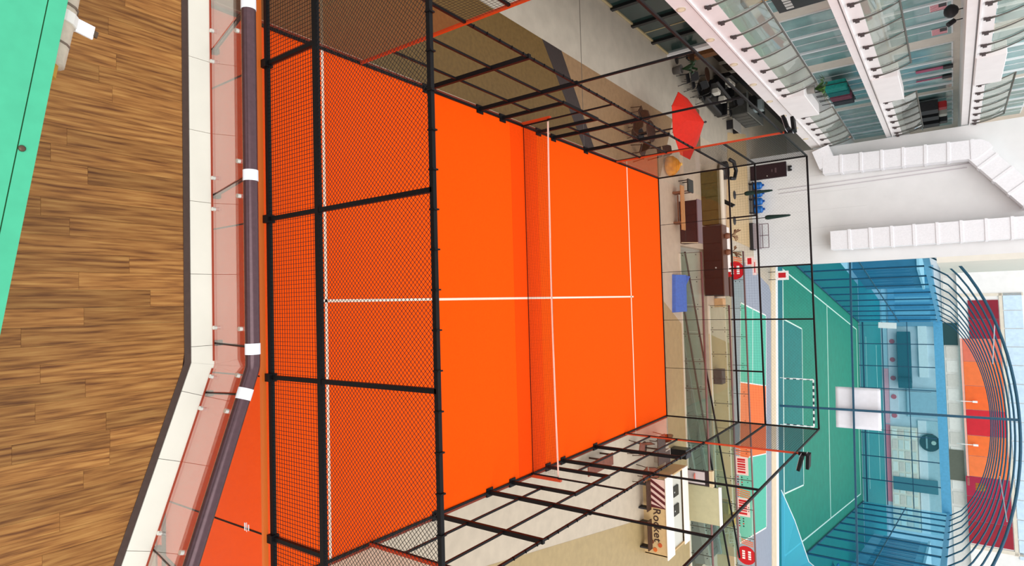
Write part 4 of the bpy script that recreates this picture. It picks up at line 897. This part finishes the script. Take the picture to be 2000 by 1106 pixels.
def up(name,a0,a1,z0,z1,c): return quad(hp,a0,a1,71.05,71.2,z0,z1).build(name,M('fac_%d_%d_%d'%c,c,.55,.06,1.5),wu)
for i,(a0,a1,c) in enumerate(((-8,-5,(136,14,40)),(-5,-2,(150,16,44)),(-2,1.5,(226,112,88)),(1.5,5.2,(244,116,58)),(5.2,8.8,(246,104,40)),(8.8,12.6,(212,28,44)),(12.6,15.6,(246,112,46)),(15.6,18.6,(244,120,60)),(18.6,21.5,(168,22,60)),(21.5,25,(158,20,52)),(25,28.2,(150,16,40)))):
    up('facade_panel',a0+.03,a1-.03,11.7 if i<2 else (10.75 if i<8 else 10.3),15.4,c)
up('facade_band',-2,20,10.45,10.72,(244,176,160)); up('facade_panel',19.5,20.6,11.4,12.6,(240,170,50)); up('frame_post',-9.0,-8.6,10.4,18.4,(226,214,196)); up('frame_post',28.4,28.9,10.4,18.4,(226,214,196)); up('frame_rail',-9,29,15.5,15.9,(226,214,196))
WG = M('roof_glass_pale',(206,226,242),.2,.08,2)
for k in range(14): quad(hp,-9+k*2.75,-6.4+k*2.75,71.05,71.18,16.0,18.2).build('clerestory_pane',WG,wu)
for lab,u_,z0 in (('white lamp arm on the left of the far red panel',7.6,9.6),('white lamp arm on the right of the far red panel',14.0,9.4)):
    t = thing('wall_lamp',lab,'lamp',hp(u_,70.6,z0)); G().tube([hp(u_,71,z0),hp(u_,70.6,z0+.6),hp(u_,70.6,z0+2.0)],.06,6).build('arm',WHITE,t); G().bar(hp(u_,70.6,z0+2.0),hp(u_,70.6,z0+2.6),.28,.28).build('head',WHITE,t)
# exterior blocks left of the pitch, seen through the blue net
for k,(a0,a1,b0,b1,z,c,lab) in enumerate(((-16,-8,24,34,5.2,(150,176,196),'pale blue-grey stand left of the blue net'),(-14,-7,38,52,6.6,(90,130,150),'slate blue block at the far left of the net'),(-17,-9,8,20,3.6,(196,206,214),'light grey low block closest behind the left net'),(27,36,6,22,4.0,(210,216,220),'light grey low block behind the right net'),(26,38,28,52,6.0,(176,200,210),'pale block at the far right of the net'))):
    t = thing('pitch_side_block',lab,'building',hp((a0+a1)/2,(b0+b1)/2,0)); quad(hp,a0,a1,b0,b1,-.03,z).build('wall',M('pblk%d'%k,c,.7,.15,.7),t); quad(hp,a0-.2,a1+.2,b0-.2,b1+.2,z,z+.25).build('roof_edge',WHITE,t)
    n = int((b1-b0)/2)
    for i in range(n):
        uu = a1 if a0 < 0 else a0; s = .05 if a0 < 0 else -.05
        quad(hp,min(uu,uu+s),max(uu,uu+s),b0+.3+i*2,b0+1.6+i*2,1.2,z-.8).build('window_pane',M('pwin%d'%(k%2),((70,120,150),(206,222,230))[(i)%2],.3),t)
bl = M('beach_blue',(50,120,170),.6,.2,6)
for k,(a,b) in enumerate(((24.5,8.5),(25.2,14.0),(24.0,19.0))):
    t = thing('spectator_seat','blue folding seat %s outside the right net' % ('nearest the corner','in the middle','furthest back')[k],'seat',hp(a,b,0)); G().bar(hp(a-.4,b,.45),hp(a+.5,b,.5),.9,.1).build('seat',bl,t); G().bar(hp(a+.5,b,.5),hp(a+.8,b,1.2),.9,.1).build('backrest',bl,t)
    for s in (-.3,.3): G().bar(hp(a-.3,b+s,0),hp(a+.5,b+s,.5),.06).build('leg',NAVY,t); G().bar(hp(a+.5,b+s,0),hp(a-.3,b+s,.45),.06).build('leg',NAVY,t)
